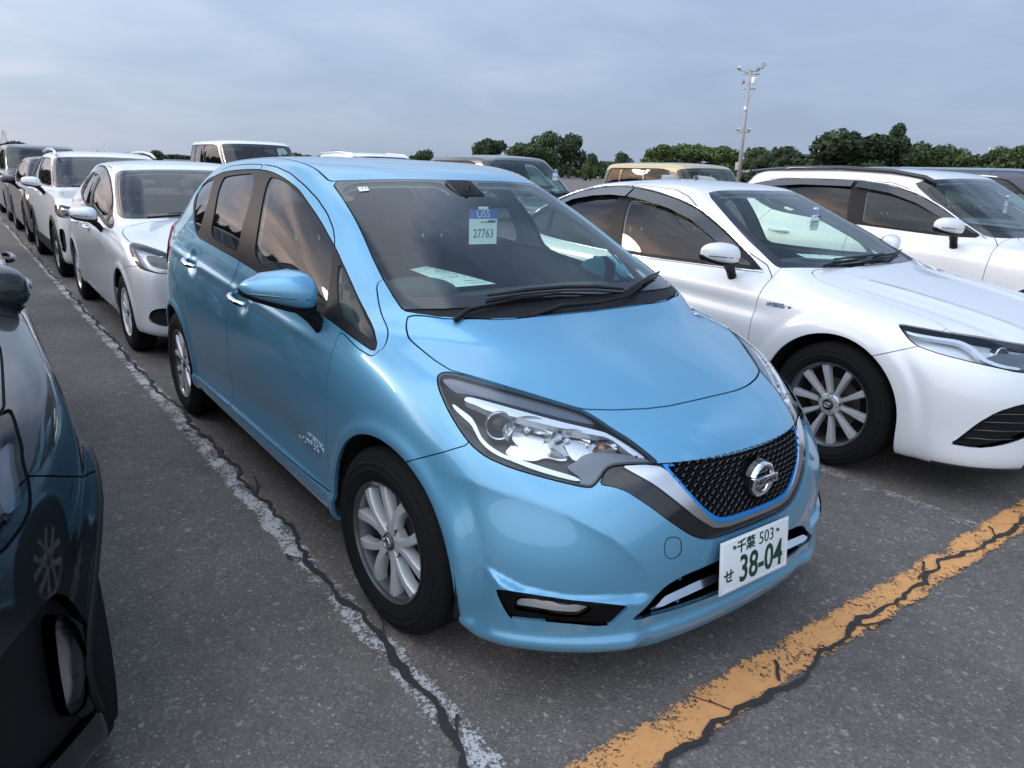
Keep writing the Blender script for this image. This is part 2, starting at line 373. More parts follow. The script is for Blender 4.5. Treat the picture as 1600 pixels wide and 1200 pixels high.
def prism(name,poly,axis,lo,hi,m,parent=None,bevel=0,smooth=False,segs=2):
    """polygon (2D) extruded along axis between lo and hi; poly axes are the other two in order"""
    bm=bmesh.new(); a='xyz'.index(axis); vs=[]
    for t in (lo,hi):
        row=[]
        for p in poly:
            c=list(p); c.insert(a,t); row.append(bm.verts.new(c))
        vs.append(row)
    n=len(poly); bm.faces.new(vs[0]); bm.faces.new(vs[1][::-1])
    for i in range(n): bm.faces.new((vs[0][i],vs[1][i],vs[1][(i+1)%n],vs[0][(i+1)%n]))
    return bm_obj(name,bm,m,parent,bevel=bevel,smooth=smooth,segs=segs)
def tube(name,pts,rad,m,parent=None,n=8,closed=False,flat=1.0):
    P=[Vector(p) for p in pts]; k=len(P); V=[];F=[]
    rad=[rad]*k if isinstance(rad,(int,float)) else rad
    up=None
    for i,p in enumerate(P):
        t=(P[(i+1)%k]-P[i-1]) if closed else (P[min(i+1,k-1)]-P[max(i-1,0)]); t.normalize()
        if up is None: up=t.orthogonal().normalized()
        up=(up-t*up.dot(t)).normalized(); s=t.cross(up)
        for j in range(n):
            a=2*math.pi*j/n; V.append(p+(up*math.cos(a)*flat+s*math.sin(a))*rad[i])
    for i in range(k if closed else k-1):
        for j in range(n): F.append((i*n+j,i*n+(j+1)%n,((i+1)%k)*n+(j+1)%n,((i+1)%k)*n+j))
    if not closed: F+= [tuple(range(n))[::-1],tuple(range((k-1)*n,k*n))]
    return raw(name,V,F,m,parent)
def lathe_arrays(prof,n=64,closed=False):
    """prof of (w,r): w along +Y(out), r radius in XZ"""
    P=np.array(prof,float); a=np.linspace(0,2*math.pi,n,endpoint=False)
    V=np.stack([P[:,1][:,None]*np.cos(a),np.repeat(P[:,0][:,None],n,1),P[:,1][:,None]*np.sin(a)],-1).reshape(-1,3)
    k=len(P); F=[]
    for i in range(k if closed else k-1):
        for j in range(n): F.append((i*n+j,i*n+(j+1)%n,((i+1)%k)*n+(j+1)%n,((i+1)%k)*n+j))
    return V,F
def lathe(name,prof,m,parent=None,n=64,closed=False,loc=(0,0,0),sharp=35):
    V,F=lathe_arrays(prof,n,closed); o=raw(name,V,F,m,parent); o.location=loc
    bm=bmesh.new(); bm.from_mesh(o.data); bmesh.ops.recalc_face_normals(bm,faces=bm.faces[:]); bm.to_mesh(o.data); bm.free()
    o.data.set_sharp_from_angle(angle=R(sharp)); return o
def copy_tree(o,parent=None,flipy=False):
    c=o.copy(); COL.objects.link(c)
    if parent: c.parent=parent
    for ch in list(o.children): copy_tree(ch,c)
    return c
def text_obj(name,body,size,m,parent=None,mw=None,extrude=.0008,font_scale=(1,1),align='CENTER',bold=0):
    cu=bpy.data.curves.new(name,'FONT'); cu.body=body; cu.size=size; cu.extrude=extrude; cu.align_x=align; cu.align_y='CENTER'; cu.resolution_u=3; cu.offset=bold
    t=bpy.data.objects.new(name,cu); COL.objects.link(t)
    dg=bpy.context.evaluated_depsgraph_get(); me=bpy.data.meshes.new_from_object(t.evaluated_get(dg)); bpy.data.objects.remove(t)
    for v in me.vertices: v.co.x*=font_scale[0]; v.co.y*=font_scale[1]
    me.materials.clear(); me.materials.append(m); me.name=name
    o=bpy.data.objects.new(name,me); COL.objects.link(o)
    if parent: o.parent=parent
    if mw is not None: o.matrix_local=mw
    return o
def frame(origin,xdir,ydir):
    x=Vector(xdir).normalized(); z=x.cross(Vector(ydir)).normalized(); y=z.cross(x)
    return Matrix(((x.x,y.x,z.x,origin[0]),(x.y,y.y,z.y,origin[1]),(x.z,y.z,z.z,origin[2]),(0,0,0,1)))
# ---------------------------------------------------------------- wheels
def arm(bm,pts,wt,wb,d,w0):
    """one spoke arm: pts (r,theta) centre line, top width wt[], base width wb[], face height w0[] and depth d"""
    rows=[]
    for i,(r_,t) in enumerate(pts):
        c=Vector((r_*math.cos(t),0,r_*math.sin(t)))
        i0,i1=max(0,i-1),min(len(pts)-1,i+1)
        a=Vector((pts[i0][0]*math.cos(pts[i0][1]),0,pts[i0][0]*math.sin(pts[i0][1]))); b=Vector((pts[i1][0]*math.cos(pts[i1][1]),0,pts[i1][0]*math.sin(pts[i1][1])))
        t_=(b-a).normalized(); s=Vector((t_.z,0,-t_.x)); y=Vector((0,1,0))
        rows.append([bm.verts.new(c+s*(-wb[i]/2)+y*(w0[i]-d)),bm.verts.new(c+s*(-wt[i]/2)+y*w0[i]),bm.verts.new(c+s*(wt[i]/2)+y*w0[i]),bm.verts.new(c+s*(wb[i]/2)+y*(w0[i]-d))])
    for a,b in zip(rows[:-1],rows[1:]):
        for j in range(3): bm.faces.new((a[j],a[j+1],b[j+1],b[j]))
        bm.faces.new((a[3],a[0],b[0],b[3]))
    bm.faces.new(rows[0]); bm.faces.new(rows[-1][::-1])
def make_wheel(style='hero',R_=.311,rim=.203,width=.185,nseg=72,detail=True,mface=None):
    """wheel prototype in its own frame, outer face towards +Y"""
    root=empty('wheel'); h=width/2; mface=mface or M['alloy']
    g=.006
    prof=[(-h*.75,rim-.012),(-h*.98,rim+.01),(-h*1.02,(rim+R_)/2),(-h*.93,R_-.022),(-h*.80,R_-.008),(-h*.66,R_)]
    for c in (-.42,0,.42): prof+=[(h*(c-.055),R_+.001),(h*(c-.05),R_-g),(h*(c+.05),R_-g),(h*(c+.055),R_+.001)]
    prof+=[(h*.66,R_),(h*.80,R_-.008),(h*.90,R_-.020),(h*.935,R_-.023),(h*.94,R_-.028),(h*.98,R_-.04),(h*1.03,(rim+R_)/2+.012),(h*1.045,(rim+R_)/2+.010),(h*1.045,(rim+R_)/2+.006),(h*1.03,(rim+R_)/2+.004),(h*1.03,(rim+R_)/2-.010),(h*1.042,(rim+R_)/2-.012),(h*1.042,(rim+R_)/2-.015),(h*1.02,(rim+R_)/2-.018),(h*.99,rim+.022),(h*.955,rim+.012),(h*.94,rim+.010),(h*.90,rim+.003),(h*.80,rim-.012)]
    ty=lathe('tyre',prof,M['tyre'],root,nseg)
    if detail:   # lateral grooves on the shoulders: shallow sunk blocks
        bm=bmesh.new()
        for k in range(60):
            a=2*math.pi*k/60
            for s in (-1,1):
                rot=Matrix.Rotation(-a,4,'Y')
                for x0,x1,z0,z1,y0,y1 in [(-.0022,.0022,R_-.010,R_+.0006,.60,.90)]:
                    vs=[bm.verts.new(rot@Vector((x,s*h*y,z-(0.010 if y>.8 else 0)))) for x,y,z in ((x0,y0,z1),(x1,y0,z1),(x1+.002,y1,z1-.004),(x0+.002,y1,z1-.004))]
                    bm.faces.new(vs)
        bm_obj('tread_sipe',bm,M['gap'],root)['kind']='stuff'
    if style=='plain':
        pass
    # barrel with outer lip
    lathe('rim_barrel',[(h*.80,rim-.012),(h*.90,rim+.001),(h*.93,rim+.001),(h*.93,rim-.004),(h*.86,rim-.009),(h*.80,rim-.016),(h*.35,rim-.028),(-h*.1,rim-.036),(-h*.8,rim-.03),(-h*.8,rim-.012)],M['alloy2'] if style!='cover' else mface,root,nseg)  # dark tone stands in for the shade between the spokes
    fh=h*.86
    bm=bmesh.new()
    if style=='hero':
        for k in range(5):
            t0=R(90+72*k+10)
            for s in (-1,1):
                arm(bm,[(.03,t0+s*.10),(.07,t0+s*.15),(.11,t0+s*.21),(.15,t0+s*.29),(rim-.012,t0+s*.35)],[.030,.024,.022,.025,.033],[.044,.035,.033,.038,.050],.034,[fh-.008,fh-.006,fh-.003,fh-.001,fh-.004])
    elif style=='camry':
        for k in range(5):
            t0=R(90+72*k+6)
            for s in (-1,1):
                arm(bm,[(.035,t0+s*.30),(.075,t0+s*.30),(.13,t0+s*.31),(.18,t0+s*.325),(rim-.012,t0+s*.33)],[.018,.015,.021,.030,.038],[.036,.029,.035,.043,.050],.034,[fh-.022,fh-.014,fh-.008,fh-.004,fh-.006])
    elif style=='five':
        for k in range(5):
            t0=R(90+72*k)
            arm(bm,[(.03,t0),(.09,t0),(.15,t0),(rim-.01,t0)],[.05,.05,.06,.085],[.07,.06,.07,.10],.03,[fh-.02,fh-.012,fh-.006,fh-.008])
    else:   # wheel cover: twelve narrow openings
        for k in range(9):
            t0=R(40*k)
            arm(bm,[(.03,t0),(.09,t0+.05),(.15,t0+.12),(rim-.01,t0+.20)],[.02,.045,.065,.09],[.03,.055,.075,.11],.02,[fh-.012,fh-.004,fh-.002,fh-.012])
    bm_obj('spokes',bm,mface,root,bevel=.0022,segs=2)
    lathe('hub',[(fh-.045,.062),(fh-.018,.060),(fh-.012,.052),(fh-.010,.031),(fh-.014,.030)],mface,root,32)
    lathe('centre_cap',[(fh-.014,.030),(fh-.004,.029),(fh-.001,.026),(fh-.002,.0001)],M['alloy2'] if style!='camry' else M['gloss_black'],root,32)
    if style=='hero':
        t=tube('emblem_ring',[(.017*math.cos(a),fh+.0005,.017*math.sin(a)) for a in np.linspace(0,2*math.pi,24,endpoint=False)],.0022,M['chrome'],root,6,closed=True)
        box('emblem_bar',(0,fh+.001,0),(.046,.004,.008),M['chrome'],root)
    if style=='camry':
        for (a_,b_,c_) in ((.020,.013,0),(.008,.013,0),(.014,.006,.004)):
            tube('emblem_oval',[(a_*math.cos(a),fh+.001,c_+b_*math.sin(a)) for a in np.linspace(0,2*math.pi,24,endpoint=False)],.0013,M['chrome'],root,5,closed=True)
    if detail:
        nl=4 if style=='hero' else 5
        for k in range(nl):
            a=R(90+360/nl*k+(28 if style=='hero' else 6)); rr=.050
            x,z=rr*math.cos(a),rr*math.sin(a)
            o=lathe('nut_seat',[(fh-.009,.0135),(fh-.0085,.0125),(fh-.030,.0115)],M['alloy2'],root,16,loc=(x,0,z))
            bm=bmesh.new(); bmesh.ops.create_cone(bm,cap_ends=True,segments=6,radius1=.0095,radius2=.0085,depth=.022,matrix=Matrix.Translation((x,fh-.028,z))@Matrix.Rotation(R(90),4,'X'))
            bm_obj('lug_nut',bm,M['satin'],root)
        lathe('brake_disc',[(-.008,.05),(-.008,.135),(.004,.135),(.004,.05),(.016,.046),(.016,.001)],M['disc'],root,48)
        bm=bmesh.new(); arm(bm,[(.095,R(-20)),(.125,R(0)),(.125,R(25)),(.095,R(45))],[.05]*4,[.06]*4,.05,[.03]*4); bm_obj('brake_caliper',bm,M['disc'],root,bevel=.004)
    lathe('wheel_back',[(-h*.1,rim-.036),(-h*.12,.05),(-h*.12,.001)],M['gap'],root,32)
    return root
def put_wheels(proto,car,wb,ty,R_,steer=0,front_x=0.0):
    """four wheels: proto itself first, then copies"""
    first=True
    for x in (front_x,front_x-wb):
        for s in (-1,1):
            w=proto if first else copy_tree(proto,None)
            first=False; w.parent=car; w.location=(x,s*ty,R_)
            st=steer if x==front_x else 0
            w.rotation_euler=(0,R(17*(s+2)) if s>0 else R(0),(math.pi if s<0 else 0)+st); w.rotation_mode='XYZ'
# outlines of the blue car's details, points on its skin in metres
O={
 'hl':[(.115,-.701,.877),(.155,-.72,.852),(.231,-.733,.807),(.3,-.733,.764),(.345,-.726,.736),(.393,-.708,.713),(.455,-.665,.693),(.534,-.593,.673),(.594,-.529,.658),(.609,-.508,.657),(.611,-.487,.671),(.607,-.457,.699),(.619,-.426,.709),(.676,-.321,.708),(.659,-.331,.724),(.597,-.361,.763),(.549,-.386,.785),(.506,-.401,.804),(.456,-.419,.821),(.381,-.478,.839),(.266,-.568,.864),(.156,-.639,.884),(.123,-.663,.888),(.111,-.683,.885)],
 'hl_drl':[(.213,-.715,.831),(.253,-.704,.817),(.289,-.694,.804),(.313,-.694,.789),(.334,-.697,.772),(.352,-.698,.759),(.38,-.69,.743),(.416,-.671,.727),(.444,-.648,.72),(.486,-.613,.708),(.529,-.573,.695),(.566,-.536,.684),(.585,-.522,.674),(.576,-.537,.673),(.536,-.578,.683),(.494,-.618,.695),(.444,-.658,.712),(.41,-.683,.722),(.378,-.699,.736),(.35,-.706,.753),(.326,-.705,.771),(.303,-.704,.788),(.267,-.713,.803),(.232,-.718,.818)],
 'hl_bar':[(.227,-.682,.844),(.235,-.666,.848),(.264,-.645,.844),(.356,-.575,.826),(.446,-.5,.806),(.521,-.426,.789),(.551,-.398,.781),(.646,-.344,.729),(.651,-.351,.721),(.631,-.372,.73),(.559,-.405,.773),(.528,-.443,.779),(.445,-.527,.796),(.361,-.601,.813),(.304,-.65,.822),(.269,-.666,.832),(.241,-.683,.837)],
 'hl_top':[(.126,-.697,.875),(.14,-.667,.882),(.235,-.604,.867),(.387,-.483,.836),(.457,-.429,.819),(.51,-.41,.799),(.498,-.431,.799),(.433,-.495,.813),(.333,-.581,.835),(.257,-.641,.849),(.223,-.669,.852),(.196,-.691,.853)],
 'hl_proj':[(.338,-.678,.784),(.325,-.664,.802),(.325,-.642,.815),(.337,-.623,.817),(.358,-.613,.81),(.381,-.615,.795),(.395,-.626,.778),(.399,-.644,.763),(.391,-.665,.753),(.373,-.68,.757),(.354,-.683,.769)],
 'hl_ref':[(.37,-.608,.805),(.431,-.551,.794),(.469,-.518,.785),(.53,-.519,.734),(.52,-.539,.73),(.487,-.57,.739),(.473,-.604,.727),(.431,-.649,.732),(.404,-.663,.745),(.403,-.633,.767)],
 'hl_ind':[(.477,-.506,.785),(.516,-.468,.776),(.561,-.418,.766),(.609,-.394,.739),(.565,-.463,.739),(.55,-.496,.731),(.543,-.512,.727),(.52,-.518,.744)],
 'hl_low':[(.549,-.517,.716),(.55,-.496,.731),(.565,-.463,.739),(.611,-.396,.736),(.656,-.34,.722),(.673,-.325,.71),(.617,-.424,.713),(.605,-.46,.7),(.607,-.49,.674),(.605,-.51,.659),(.586,-.534,.663),(.582,-.52,.679),(.555,-.538,.695),(.541,-.544,.705)],
 'doorcut':[(-2.23,-.629,1.406),(-2.23,-.604,1.432),(-1.974,-.601,1.455),(-1.635,-.605,1.463),(-1.433,-.608,1.455),(-1.255,-.61,1.432),(-1.092,-.612,1.387),(-.952,-.616,1.34),(-.833,-.627,1.291),(-.74,-.643,1.244),(-.688,-.66,1.208),(-.643,-.677,1.173)],
 'dlo':[(-2.226,-.782,1.118),(-2.327,-.756,1.195),(-2.471,-.705,1.273),(-2.489,-.632,1.365),(-2.283,-.634,1.395),(-2.195,-.625,1.414),(-1.956,-.626,1.43),(-1.652,-.626,1.44),(-1.5,-.627,1.437),(-1.379,-.629,1.427),(-1.243,-.631,1.405),(-1.118,-.633,1.374),(-1.022,-.641,1.338),(-.849,-.655,1.27),(-.713,-.67,1.206),(-.643,-.677,1.173),(-.558,-.692,1.128),(-.386,-.718,1.041),(-.282,-.729,.991),(-.223,-.74,.948),(-.167,-.757,.919),(-.156,-.773,.902),(-.25,-.779,.916),(-.356,-.786,.933),(-.442,-.79,.949),(-.541,-.795,.964),(-.843,-.801,.994),(-1.362,-.801,1.047),(-2.016,-.794,1.083),(-2.126,-.791,1.087)],
 'g_front':[(-1.445,-.641,1.415),(-1.328,-.64,1.407),(-1.22,-.641,1.39),(-1.089,-.645,1.353),(-1.001,-.651,1.322),(-.832,-.662,1.256),(-.722,-.674,1.206),(-.665,-.684,1.175),(-.571,-.738,1.08),(-.506,-.785,.982),(-.555,-.788,.987),(-.86,-.793,1.03),(-1.238,-.796,1.066),(-1.288,-.747,1.225)],
 'g_tri':[(-.594,-.693,1.14),(-.453,-.713,1.069),(-.334,-.731,1.01),(-.238,-.742,.951),(-.206,-.753,.931),(-.249,-.759,.937),(-.387,-.774,.967),(-.439,-.766,.998),(-.517,-.738,1.061)],
 'g_rear':[(-2.093,-.659,1.382),(-2.071,-.648,1.397),(-1.843,-.644,1.413),(-1.63,-.639,1.424),(-1.484,-.714,1.305),(-1.446,-.797,1.077),(-1.668,-.795,1.089),(-1.91,-.79,1.109),(-1.924,-.755,1.23)],
 'g_qtr':[(-2.271,-.645,1.383),(-2.445,-.65,1.354),(-2.516,-.671,1.312),(-2.416,-.716,1.266),(-2.306,-.757,1.196),(-2.216,-.78,1.128),(-2.141,-.789,1.097),(-2.099,-.769,1.183),(-2.11,-.727,1.281)],
 'bumpcut':[(.108,-.835,.611),(.143,-.829,.636),(.218,-.81,.674),(.295,-.772,.712),(.349,-.718,.742)],
 'gr_out':[(.61,-.491,.67),(.607,-.473,.687),(.607,-.456,.7),(.613,-.438,.706),(.627,-.415,.708),(.648,-.369,.713),(.677,-.317,.71),(.773,-.214,.492),(.769,-.238,.5),(.764,-.261,.511),(.754,-.293,.533),(.729,-.349,.577),(.672,-.422,.64),(.641,-.454,.66),(.699,-.386,.62),(.658,-.434,.652),(.635,-.461,.663)],
 'gr_chr':[(.628,-.419,.704),(.683,-.321,.699),(.699,-.314,.679),(.74,-.269,.619),(.764,-.215,.563),(.773,-.18,.537),(.777,-.165,.508),(.774,-.191,.514),(.757,-.26,.56),(.728,-.32,.61),(.683,-.374,.661),(.649,-.405,.688)],
 'gr_mesh':[(.687,-.308,.701),(.715,-.219,.702),(.735,-.102,.699),(.738,-.033,.697),(.74,-.008,.694),(.78,-.02,.536),(.781,-.057,.528),(.778,-.128,.533),(.774,-.158,.542),(.77,-.177,.561),(.751,-.234,.61),(.726,-.272,.653)],
 'slot':[(.716,-.459,.3),(.726,-.438,.32),(.74,-.396,.345),(.751,-.358,.384),(.763,-.286,.398),(.776,-.135,.404),(.778,-.039,.405),(.769,-.008,.31),(.764,-.097,.276),(.757,-.242,.283),(.736,-.385,.289)],
 'cbar':[(.74,-.387,.327),(.746,-.368,.344),(.751,-.347,.355),(.767,-.222,.363),(.772,-.13,.36),(.769,-.112,.326),(.765,-.214,.331),(.751,-.33,.326),(.749,-.342,.321)],
 'fog':[(.504,-.748,.372),(.534,-.726,.376),(.58,-.685,.375),(.647,-.608,.366),(.702,-.512,.349),(.725,-.445,.329),(.715,-.463,.304),(.698,-.487,.269),(.681,-.522,.269),(.627,-.612,.283),(.559,-.69,.284),(.533,-.713,.283),(.524,-.729,.315)],
 'foglamp':[(.558,-.705,.356),(.59,-.675,.361),(.626,-.634,.358),(.686,-.542,.339),(.674,-.557,.32),(.658,-.578,.304),(.622,-.628,.307),(.578,-.68,.316),(.545,-.712,.317)],
 'ledge_t':[(.483,-.758,.428),(.496,-.751,.417),(.532,-.726,.408),(.612,-.652,.395),(.69,-.541,.387),(.741,-.4,.368)],
 'ledge_b':[(.504,-.748,.372),(.58,-.685,.375),(.647,-.608,.366),(.725,-.445,.329),(.739,-.392,.323),(.747,-.363,.34)],
 'lipcrease':[(.437,-.763,.529),(.486,-.756,.421),(.511,-.742,.344),(.53,-.71,.264),(.553,-.645,.188)],
 'cap':[(.745,-.344,.516),(.749,-.328,.519),(.756,-.3,.512),(.761,-.294,.485),(.762,-.299,.46),(.757,-.323,.452),(.752,-.345,.462),(.747,-.353,.489)],
 'son1':[(.57,-.688,.448)],
 'son2':[(.773,-.219,.44)],
 'fdoor':[(-.371,-.779,.948),(-.379,-.821,.855),(-.392,-.841,.738),(-.403,-.843,.601),(-.414,-.84,.476),(-.38,-.839,.372)],
 'bdoor':[(-1.415,-.805,1.031),(-1.499,-.819,.932),(-1.542,-.834,.823),(-1.562,-.839,.698),(-1.58,-.836,.57),(-1.598,-.831,.438)],
 'rdoorr':[(-2.229,-.798,1.064),(-2.313,-.817,.972),(-2.326,-.836,.868),(-2.309,-.845,.732),(-2.208,-.844,.573),(-2.057,-.837,.411),(-1.999,-.835,.337)],
 'handle1':[(-1.5,-.824,.902),(-1.244,-.826,.88)],
 'handle2':[(-2.287,-.816,.975),(-2.116,-.821,.948)],
 'badge':[(-.678,-.835,.476),(-.478,-.839,.492)],
 'mirrorbase':[(-.533,-.805,.93)],
 'sticker':[(-.892,-.473,1.387),(-.881,-.437,1.39),(-.845,-.443,1.376),(-.855,-.481,1.371)],
 'crease1':[(-1.281,-.809,1.003),(-1.848,-.806,1.038),(-.88,-.81,.956),(-.503,-.812,.901)],
}
HERO=[
# R0
[(.71,0,.145),(.70,.18,.145),(.675,.36,.145),(.61,.50,.145),(.505,.645,.15),(.37,.745,.19),(0,.79,.235),(-.4,.80,.24),(-.95,.80,.24),(-1.5,.80,.24),(-2.1,.80,.24),(-2.6,.79,.25),(-2.95,.75,.26),(-3.16,.62,.27),(-3.24,.35,.28),(-3.26,0,.28)],
# R1
[(.75,0,.18),(.745,.18,.18),(.722,.36,.18),(.648,.52,.18),(.53,.67,.19),(.38,.775,.215),(0,.82,.25),(-.4,.825,.255),(-.95,.825,.26),(-1.5,.825,.265),(-2.1,.82,.265),(-2.6,.81,.27),(-2.97,.77,.28),(-3.2,.63,.29),(-3.27,.35,.30),(-3.285,0,.30)],
# R2
[(.768,0,.32),(.764,.18,.32),(.745,.36,.32),(.688,.54,.32),(.560,.70,.32),(.385,.80,.31),(0,.838,.31),(-.4,.835,.305),(-.95,.835,.31),(-1.5,.835,.315),(-2.1,.835,.315),(-2.6,.83,.33),(-2.98,.785,.36),(-3.21,.64,.38),(-3.28,.35,.40),(-3.295,0,.40)],
# R3
[(.782,0,.46),(.778,.18,.46),(.750,.36,.46),(.688,.545,.46),(.545,.71,.46),(.355,.812,.45),(0,.846,.45),(-.4,.838,.44),(-.95,.828,.44),(-1.5,.828,.44),(-2.1,.836,.45),(-2.6,.845,.47),(-2.98,.79,.50),(-3.2,.65,.52),(-3.28,.35,.54),(-3.295,0,.54)],
# R4
[(.773,0,.59),(.766,.18,.59),(.718,.36,.60),(.633,.54,.60),(.482,.705,.60),(.297,.805,.60),(-.02,.845,.61),(-.4,.842,.61),(-.95,.838,.61),(-1.5,.838,.61),(-2.1,.842,.62),(-2.6,.845,.65),(-2.96,.79,.67),(-3.17,.65,.70),(-3.25,.35,.72),(-3.265,0,.72)],
# R5
[(.738,0,.70),(.73,.18,.70),(.665,.36,.705),(.545,.53,.705),(.405,.70,.715),(.235,.795,.725),(-.05,.838,.74),(-.42,.84,.745),(-.95,.838,.75),(-1.5,.838,.76),(-2.1,.84,.78),(-2.6,.84,.80),(-2.94,.78,.82),(-3.14,.64,.84),(-3.21,.35,.86),(-3.225,0,.86)],
# R6
[(.66,0,.77),(.65,.18,.77),(.59,.35,.772),(.472,.518,.785),(.33,.66,.80),(.16,.765,.815),(-.09,.815,.825),(-.44,.828,.835),(-.96,.83,.845),(-1.5,.83,.86),(-2.1,.832,.885),(-2.6,.825,.91),(-2.93,.765,.93),(-3.12,.63,.94),(-3.19,.35,.95),(-3.205,0,.95)],
# R7
[(.56,0,.82),(.55,.17,.82),(.495,.34,.82),(.39,.48,.835),(.258,.622,.857),(.092,.722,.877),(-.13,.787,.882),(-.46,.815,.885),(-.97,.82,.90),(-1.5,.82,.92),(-2.1,.82,.95),(-2.6,.81,.975),(-2.93,.75,.99),(-3.12,.62,.99),(-3.19,.35,.99),(-3.205,0,.99)],
# R8
[(.40,0,.878),(.39,.17,.877),(.345,.33,.876),(.255,.46,.886),(.125,.575,.905),(-.02,.68,.922),(-.2,.765,.922),(-.49,.807,.92),(-.98,.813,.945),(-1.5,.814,.98),(-2.1,.808,1.015),(-2.6,.795,1.04),(-2.93,.735,1.05),(-3.12,.61,1.03),(-3.185,.34,1.02),(-3.2,0,1.02)],
# R9
[(.23,0,.935),(.22,.17,.934),(.18,.33,.932),(.105,.46,.938),(-.005,.57,.952),(-.13,.67,.965),(-.29,.755,.955),(-.52,.80,.948),(-.99,.807,.98),(-1.5,.809,1.02),(-2.1,.80,1.06),(-2.6,.78,1.085),(-2.93,.72,1.09),(-3.11,.60,1.06),(-3.18,.34,1.045),(-3.195,0,1.04)],
# R10 cowl and belt
[(.08,0,.985),(.075,.18,.985),(.05,.36,.987),(-.01,.50,.997),(-.115,.62,1.012),(-.235,.70,1.01),(-.37,.76,.985),(-.56,.79,.985),(-1.0,.798,1.02),(-1.5,.80,1.06),(-2.1,.787,1.10),(-2.6,.762,1.12),(-2.92,.70,1.115),(-3.09,.585,1.10),(-3.165,.33,1.08),(-3.185,0,1.07)],
# R11
[(-.22,0,1.12),(-.225,.18,1.12),(-.24,.35,1.12),(-.28,.485,1.122),(-.365,.595,1.125),(-.45,.66,1.115),(-.57,.724,1.095),(-.75,.762,1.095),(-1.1,.779,1.12),(-1.55,.781,1.16),(-2.1,.767,1.19),(-2.55,.738,1.20),(-2.85,.65,1.2),(-3.0,.53,1.2),(-3.06,.3,1.2),(-3.08,0,1.2)],
# R12
[(-.58,0,1.285),(-.582,.18,1.285),(-.59,.34,1.283),(-.62,.475,1.281),(-.69,.57,1.28),(-.765,.627,1.27),(-.88,.678,1.255),(-1.0,.708,1.255),(-1.25,.727,1.265),(-1.62,.727,1.29),(-2.1,.716,1.305),(-2.5,.68,1.31),(-2.75,.595,1.32),(-2.88,.49,1.33),(-2.93,.28,1.33),(-2.95,0,1.33)],
# R13 header
[(-.945,0,1.435),(-.945,.18,1.434),(-.95,.33,1.43),(-.97,.45,1.421),(-1.015,.53,1.413),(-1.08,.58,1.408),(-1.17,.612,1.408),(-1.27,.63,1.412),(-1.45,.64,1.418),(-1.72,.64,1.422),(-2.1,.63,1.415),(-2.43,.60,1.41),(-2.65,.54,1.41),(-2.77,.44,1.42),(-2.83,.25,1.425),(-2.85,0,1.43)],
# R14
[(-1.07,0,1.467),(-1.07,.17,1.466),(-1.075,.32,1.463),(-1.095,.42,1.458),(-1.135,.495,1.456),(-1.19,.54,1.459),(-1.27,.562,1.467),(-1.36,.575,1.473),(-1.5,.58,1.479),(-1.74,.58,1.480),(-2.08,.57,1.470),(-2.37,.545,1.46),(-2.55,.49,1.455),(-2.65,.40,1.455),(-2.70,.22,1.456),(-2.72,0,1.458)],
# R15
[(-1.24,0,1.492),(-1.24,.15,1.491),(-1.245,.29,1.489),(-1.26,.37,1.486),(-1.3,.43,1.486),(-1.35,.465,1.489),(-1.41,.482,1.493),(-1.48,.49,1.496),(-1.58,.493,1.498),(-1.76,.493,1.498),(-2.02,.48,1.492),(-2.23,.45,1.487),(-2.37,.40,1.484),(-2.45,.32,1.484),(-2.5,.18,1.484),(-2.52,0,1.485)],
# R16
[(-1.45,0,1.505),(-1.45,.08,1.505),(-1.455,.15,1.504),(-1.47,.20,1.503),(-1.5,.23,1.503),(-1.53,.25,1.504),(-1.57,.255,1.505),(-1.61,.26,1.506),(-1.68,.26,1.507),(-1.80,.26,1.507),(-1.95,.255,1.505),(-2.06,.24,1.503),(-2.13,.21,1.502),(-2.18,.17,1.501),(-2.2,.1,1.501),(-2.22,0,1.501)],
# R17
[(x,0,1.51) for x in (-1.55,-1.56,-1.57,-1.58,-1.6,-1.62,-1.65,-1.68,-1.72,-1.80,-1.88,-1.93,-1.97,-2.0,-2.03,-2.05)],
]
# ---------------------------------------------------------------- blue hatchback
HLDIR=(-1.55,1.2,-.71)
def sstep(x,a,b):
    t=np.clip((x-a)/(b-a),0,1); return t*t*(3-2*t)
def arch_disp(S,cx,cz,r,amt=.011,zmax=.95):
    d=np.hypot(S[...,0]-cx,S[...,2]-cz); side=np.abs(S[...,1])>.5
    b=amt*np.exp(-((d-r-.012)/.030)**2)*side*(S[...,2]<zmax)
    S[...,1]+=b*np.sign(S[...,1])
def side_poly(pts): return [(p[0],p[-1]) for p in pts]
def arch_field(cx,cz,r):
    f=lambda V: np.where(V[:,2]<cz, np.maximum(np.abs(V[:,0]-cx)-r,-1.0), np.hypot(V[:,0]-cx,V[:,2]-cz)-r)
    return f
def liner(name,cx,cz,r,yin,yout,parent,s,depth=.0):
    """dark inner wheel arch: half drum plus end wall"""
    n=20; V=[];F=[]
    for i in range(n+1):
        a=math.pi*1.12*i/n-math.pi*.06
        x,z=cx+r*math.cos(a),max(.12,cz+r*math.sin(a))
        V+=[(x,s*yout,z),(x,s*yin,z)]
    for i in range(n): F.append((2*i,2*i+1,2*i+3,2*i+2))
    V.append((cx,s*yin,cz)); c=len(V)-1
    for i in range(n): F.append((2*i+1,2*i+3,c))
    return raw(name,V,F,M['gap'],parent)
def surf_lookup(A):
    P=A[:,:3]
    def f(p,axes=(1,2),out=0):
        d=(P[:,axes[0]]-p[0])**2+(P[:,axes[1]]-p[1])**2; k=np.argsort(d)[:4]; w=1/(d[k]+1e-6); w/=w.sum()
        return (P[k]*w[:,None]).sum(0)[out],(A[k,3:6]*w[:,None]).sum(0)
    return f
